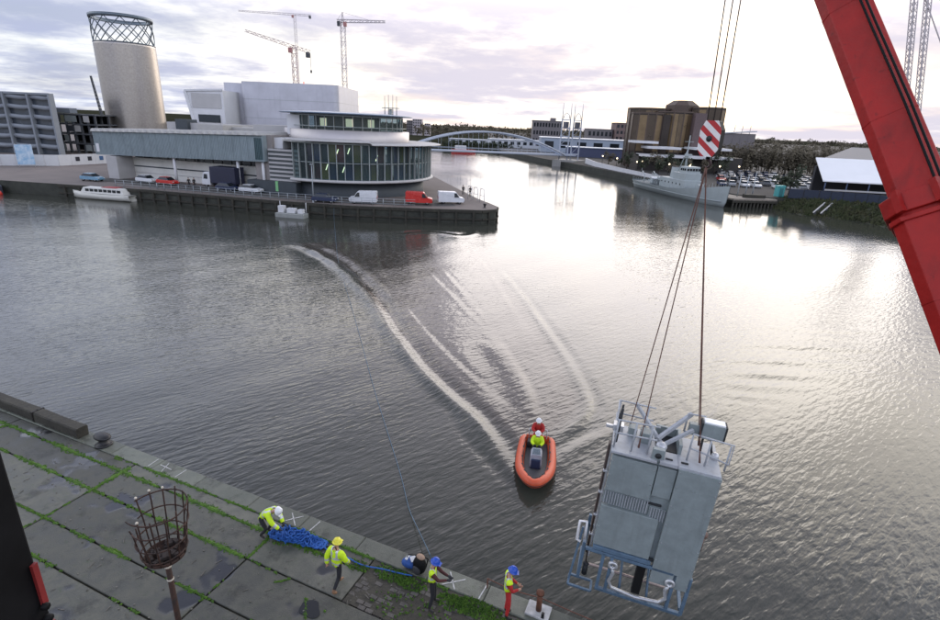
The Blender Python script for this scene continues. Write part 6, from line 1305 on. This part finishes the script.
block('office_slab', 'grey slab block on the skyline left of the bridge towers', 52.8, 420, 19.8, 22, 12, M_fb, 0, 3, 10, M_fb)
k = MB(); k.box((57, 425, 20.9), (4, 4, 2.6)); tag(k.build('roof_plant_room', M_fb), 'small plant room on the grey slab block roof', 'plant room')
block('brown_block', 'brown block on the skyline beside the bronze hotel', 113.5, 420, 20.6, 18, 16, M_fbr, 0, 4, 6, M_fbr)
block('stepped_building', 'long grey building with a sloping roof right of the bridge towers', 94, 425, 15.5, 19, 14, M_fb, 0, 2, 6, M_fb)
block('tower_flats', 'pale tower flats on the far skyline above the restaurant', -66, 600, 18.5, 10, 12, mat('flats_pale', (.40, .36, .37), .8), 0, 6, 4)
block('tower_flats', 'dark tower flats beside the pale ones on the far skyline', -74.5, 605, 17, 7, 12, M_fb, 0, 5, 3)
block('tower_flats', 'smaller white tower flats on the far skyline', -55, 600, 14.5, 6, 10, MATS['flats_pale'], 0, 5, 3)
wa = block('warehouse', 'long white warehouse with lit windows beyond the bridge deck', 26, 345, 6.6, 36, 20, M_shw, R_(3), 1, 9, M_shed, 'waterside warehouses')
block('warehouse', 'low white warehouse at the far bend of the channel', -4, 372, 5.2, 30, 14, M_shw, 0, 1, 6, M_shed, 'waterside warehouses')
block('warehouse', 'long pale blue roofed warehouse behind the bridge towers', 66, 300, 9.6, 62, 30, M_shed, R_(-4), 1, 7, M_shw, 'waterside warehouses')
block('warehouse', 'low dark blue fronted shed between the bridge towers and the hotel', 58, 262, 6.2, 30, 14, mat('shed_navy', (.06, .07, .13), .6), R_(-8), 0, 0, M_shed, 'waterside warehouses')
bs = thing('moored_launch', 'small white launch with a red deckhouse at the far channel bend', 'boat', (-8, 300, 0), .2); k = MB(); k.prism([(-6, -1.6), (5, -1.6), (7.5, 0), (5, 1.6), (-6, 1.6)], -.3, 1.6); k.build('hull', M_redc, bs, False); k = MB(); k.box((-1, 0, 2.6), (6, 2.4, 2.0)); k.build('deckhouse', M_whi, bs, False)
stt = thing('stadium_stand', 'distant stadium stand with roof masts on the skyline', 'stadium', (205, 430, 2)); k = MB(); k.box((202, 435, 9.5), (26, 12, 15)); k.build('stand', M_fb, stt); k = MB(); k.add([(189, 428, 16.5), (215, 428, 18.5), (215, 440, 18), (189, 440, 16), (189, 428, 17.3), (215, 428, 19.3), (215, 440, 18.8), (189, 440, 16.8)], [(3, 2, 1, 0), (4, 5, 6, 7), (0, 1, 5, 4), (1, 2, 6, 5), (2, 3, 7, 6), (3, 0, 4, 7)]); k.build('roof', M_shw, stt)
for x in (197, 203, 209): k = MB(); k.tube([(x, 429, 2), (x + 1, 429, 23)], .2, 5); k.build('mast', M_fb, stt)
# white tent-roofed hall, grey shed and navy fence
tn = thing('white_roofed_hall', 'open hall with a bright white sloping roof beyond the navy fence', 'hall', (93, 128, 2.5))
k = MB(); k.add([(79.0, 123, 5.6), (108, 119, 5.6), (110, 128, 10.3), (81.0, 131, 10.3), (79.0, 123, 5.35), (108, 119, 5.35), (110, 128, 10.05), (81.0, 131, 10.05)], [(0, 1, 2, 3), (7, 6, 5, 4), (0, 4, 5, 1), (1, 5, 6, 2), (2, 6, 7, 3), (3, 7, 4, 0)]); k.build('roof', mat('roof_white', (.80, .80, .82), .5, var=.03, vscale=.2), tn)
k = MB(); k.box((95.5, 129.5, 5.4), (28, 1, 6.0), R_(-7)); k.build('back_wall', mat('hall_dark', (.03, .03, .035), .8), tn)
for i in range(7):
    k = MB(); p = Vector((79.8, 123.2, 2.4)).lerp(Vector((107.2, 119.4, 2.4)), i / 6); k.tube([p, p + Vector((0, 0, 3.0))], .13, 6); k.build('post', mat('post_blue', (.05, .08, .16), .5), tn)
k = MB(); k.bar((79.6, 122.6, 3.6), (107.5, 118.8, 3.6), .15, .35); k.build('guard_rail', M_pale, tn)
gs = thing('grey_shed', 'grey pitched shed roof behind the white roofed hall', 'shed', (116, 158, 2)); k = MB(); k.extrude([(-9, 2), (9, 2), (9, 8.2), (0, 12.2), (-9, 8.2)], 150, 172, lambda p: p + Vector((117, 0, 0))); k.build('walls', mat('shed_grey', (.16, .16, .17), .6, var=.1), gs); k = MB(); k.bar((126.3, 161, 8.2), (116.9, 161, 12.5), 23, .25, up=(0, 0, 1)); k.build('roof_slope', MATS['shed_grey'], gs)
k = MB(); k.bar((107.6, 161, 8.2), (117.1, 161, 12.5), 23, .25); k.build('roof_slope', MATS['shed_grey'], gs)
nf = thing('navy_fence', 'dark navy site fence along the top of the grass bank', 'fence', (78, 106, 2.7))
FP_ = [Vector((66.8, 114.2, 2.3)), Vector((71.0, 110.6, 2.5)), Vector((77.4, 105.6, 2.7)), Vector((83.0, 97.6, 2.7)), Vector((93, 86, 2.7))]
for a, b_ in zip(FP_[:-1], FP_[1:]):
    n = int((b_ - a).length / 1.9); d = (b_ - a)
    for i in range(n):
        k = MB(); p, q_ = a.lerp(b_, i / n), a.lerp(b_, (i + .97) / n); k.bar(p + Vector((0, 0, .95)), q_ + Vector((0, 0, .95)), .08, 1.9); k.build('panel', mat('navy_board', (.018, .026, .05), .6, var=.2), nf)
        k = MB(); k.bar(p - Vector((0, 0, .2)), p + Vector((0, 0, 2.0)), .12); k.build('post', M_dk, nf)
# ------------------------------------------------------------------ car park
CP = [('white', (.62, .63, .65)), ('silver', (.38, .39, .41)), ('dark blue', (.02, .03, .08)), ('red', (.32, .02, .02)), ('black', (.015, .015, .017)), ('grey', (.15, .155, .165))]
protos = {}
for nm, c in CP:
    k = MB(); shell(k, [(-2.0, .28), (2.05, .28), (2.12, .55), (2.0, .78), (1.1, .93), (-1.85, .98), (-2.08, .8)], .84, .1, .6); k.cm = 1; shell(k, [(1.12, .92), (.45, 1.42), (-1.25, 1.44), (-1.8, .96)], .80, .32, .92); k.cm = 0; shell(k, [(.42, 1.40), (.3, 1.46), (-1.15, 1.48), (-1.32, 1.42)], .66, .1, 1.4); k.cm = 2
    for x in (1.3, -1.3):
        for s_ in (-1, 1): k.tube([(x, s_ * .64, .3), (x, s_ * .83, .3)], .3, 10)
    protos[nm] = (k, [paint(nm.replace(' ', '_') + '_far', c), G_car, M_tyre]); 
rcp = random.Random(8); first = {}
for r_i in range(7):
    for c_i in range(20):
        if rcp.random() < .16: continue
        x = 64 + c_i * 2.75 + r_i * 3.4 + rcp.uniform(-.3, .3); y = 141 + r_i * 7.6 - c_i * .55 + rcp.uniform(-.4, .4)
        if x < 62: continue
        nm = rcp.choices([c[0] for c in CP], (6, 5, 2, .5, 2, 2))[0]
        if nm not in first:
            k, ms_ = protos[nm]; o_ = k.build('parked_car', ms_); first[nm] = o_
        else:
            o_ = first[nm].copy(); COL.objects.link(o_)
        o_.location = (x, y, 2.0); o_.rotation_euler = (0, 0, R_(79 + (180 if rcp.random() < .4 else 0)) + rcp.uniform(-.04, .04))
        rw = ('front', 'second', 'third', 'fourth', 'fifth', 'sixth', 'rearmost')[r_i]; tag(o_, '%s car in the %s row of the car park behind the warship' % (nm, rw), 'car', '%s cars in the %s car park row' % (nm, rw))
# lamp posts with lit globes round the hotel
lampx = random.Random(9)
ORD = ['first','second','third','fourth','fifth','sixth','seventh','eighth','ninth','tenth','eleventh','twelfth']
for i, (x, y) in enumerate(sorted(((52.5, 178), (55.5, 182), (57.0, 170), (61.0, 172), (66.0, 168), (70.0, 178), (60, 160), (57.5, 152), (77, 172), (85, 176), (50.5, 196), (48.5, 210)), key=lambda q_: q_[0] / q_[1])):
    t_ = thing('globe_lamp', '%s lit globe lamp from the bridge towers towards the car park' % ORD[i], 'lamp post', (x, y, 2), 0, 'lit lamp posts before the hotel'); k = MB(); k.tube([(x, y, 2), (x, y, 5.0)], .07, 6); k.build('pole', M_dk, t_); k = MB(); k.ball((x, y, 5.15), .26, 8, 6); k.build('globe', mat('globe_lit', (.9, .8, .6), .4, emit=(1, .78, .5, 3.0)), t_)
# ------------------------------------------------------------------ trees
M_leaf = [mat('leaf_dark', (.028, .038, .018), .8, var=.4, vscale=1.5), mat('leaf_brown', (.105, .088, .058), .85, var=.35, vscale=1.0), mat('bark', (.05, .04, .032), .9)]
def crown(k, c, rx, ry, rz_, n, s, r):
    lobes = [(Vector((r.gauss(0, .42) * rx, r.gauss(0, .42) * ry, r.uniform(-.5, .75) * rz_)), r.uniform(.3, .6)) for _ in range(9)]
    for _ in range(n):
        o_, q_ = r.choice(lobes); d = Vector((r.gauss(0, 1), r.gauss(0, 1), r.gauss(0, 1))).normalized() * (r.random() ** .45); p = Vector(c) + o_ + Vector((d.x * rx * q_, d.y * ry * q_, d.z * rz_ * q_)); u_ = Vector((r.gauss(0, 1), r.gauss(0, 1), r.gauss(0, 1))).normalized(); v_ = u_.orthogonal().normalized(); ss = s * r.uniform(.6, 1.4)
        k.add([p - u_ * ss, p + v_ * ss * .7, p + u_ * ss, p - v_ * ss * .7], [(0, 1, 2, 3)])
def tree(label, x, y, h, w, seed, mi=0, n=420, group=None, z0=2.0):
    r = random.Random(seed); t_ = thing('tree', label, 'tree', (x, y, z0), 0, group); k = MB(); k.tube([(x, y, z0), (x + .1, y, z0 + h * .35), (x + .2, y, z0 + h * .7)], [.22, .15, .06], 7)
    for i in range(6):
        a = r.uniform(0, 6.28); k.tube([(x + .1, y, z0 + h * (.3 + .06 * i)), (x + w * .5 * math.cos(a), y + w * .5 * math.sin(a), z0 + h * (.55 + .06 * i))], [.07, .03], 5)
    k.build('trunk', M_leaf[2], t_); k = MB(); crown(k, (x, y, z0 + h * .62), w, w, h * .42, n, .26, r); k.build('crown', M_leaf[mi], t_)
GT = 'dark trees between the hotel and the water'
ORD = ['first','second','third','fourth','fifth','sixth','seventh','eighth','ninth','tenth','eleventh','twelfth']
for i, (x, y, h, w) in enumerate(sorted(((51, 184, 5.5, 2.0), (53, 174, 5, 2.0), (55.5, 165, 5, 1.9), (58.5, 176, 6, 2.3), (61.5, 166, 5, 2.0), (64, 180, 6, 2.3), (67.5, 173, 5.5, 2.1), (59.2, 157, 4.5, 1.8), (72, 170, 5.2, 2.0), (79, 180, 6, 2.2), (84, 184, 6, 2.3), (48.5, 200, 5, 2.0)), key=lambda q_: q_[0] / q_[1])):
    tree('%s dark tree from the bridge towers in the planting before the hotel' % ORD[i], x, y, h, w, 30 + i, 0 if i % 3 else 1, 380, GT)
tree('bushy dark green tree behind the teal kiosk', 72.5, 124, 6.0, 2.6, 77, 0, 900)
tree('smaller dark shrub tree beside the bushy green one', 69.0, 121.5, 4.2, 1.9, 78, 0, 500)
k = MB(); r = random.Random(50)
for i in range(150):
    x = 80 + i * .75 + r.uniform(-1, 1); y = 206 + r.uniform(-4, 8) - i * .10; h = r.uniform(7.2, 9.2); crown(k, (x, y, 2 + h * .55), 2.6, 2.6, h * .55, 260, .42, r)
    k.tube([(x, y, 2), (x, y, 2 + h * .7)], [.2, .06], 4)
tag(k.build('treeline', M_leaf[1]), 'long belt of brown winter trees behind the car park', kind='stuff')
k = MB()
for i in range(150):
    x = -60 + i * 5.2 + r.uniform(-2, 2); y = 560 + r.uniform(-12, 12); h = 7 + 4.5 * math.exp(-((x + 20) / 38) ** 2) + r.uniform(0, 2.5); crown(k, (x, y, 2 + h * .5), 5, 5, h * .55, 60, 1.1, r)
tag(k.build('distant_woods', M_leaf[1]), 'dark wooded rise along the far horizon', kind='stuff')
k = MB()
for i in range(120):
    x = -20 + i * .62 + r.uniform(-1, 1); y = 330 + .25 * i + r.uniform(-3, 3); h = r.uniform(2.5, 4); crown(k, (x, y, 1.6 + h * .5), 1.6, 1.6, h * .5, 40, .5, r)
tag(k.build('bank_shrubbery', M_leaf[0]), 'dark shrubs along the far water bank', kind='stuff')

k = MB()
for i in range(260):
    x = -700 + i * 14 + r.uniform(-4, 4); h = r.uniform(11, 15); crown(k, (x, 1400 + r.uniform(-20, 20), 1 + h * .5), 13, 8, h * .6, 80, 2.4, r)
tag(k.build('horizon_woods', M_leaf[1]), 'thin dark line of trees along the horizon', kind='stuff')
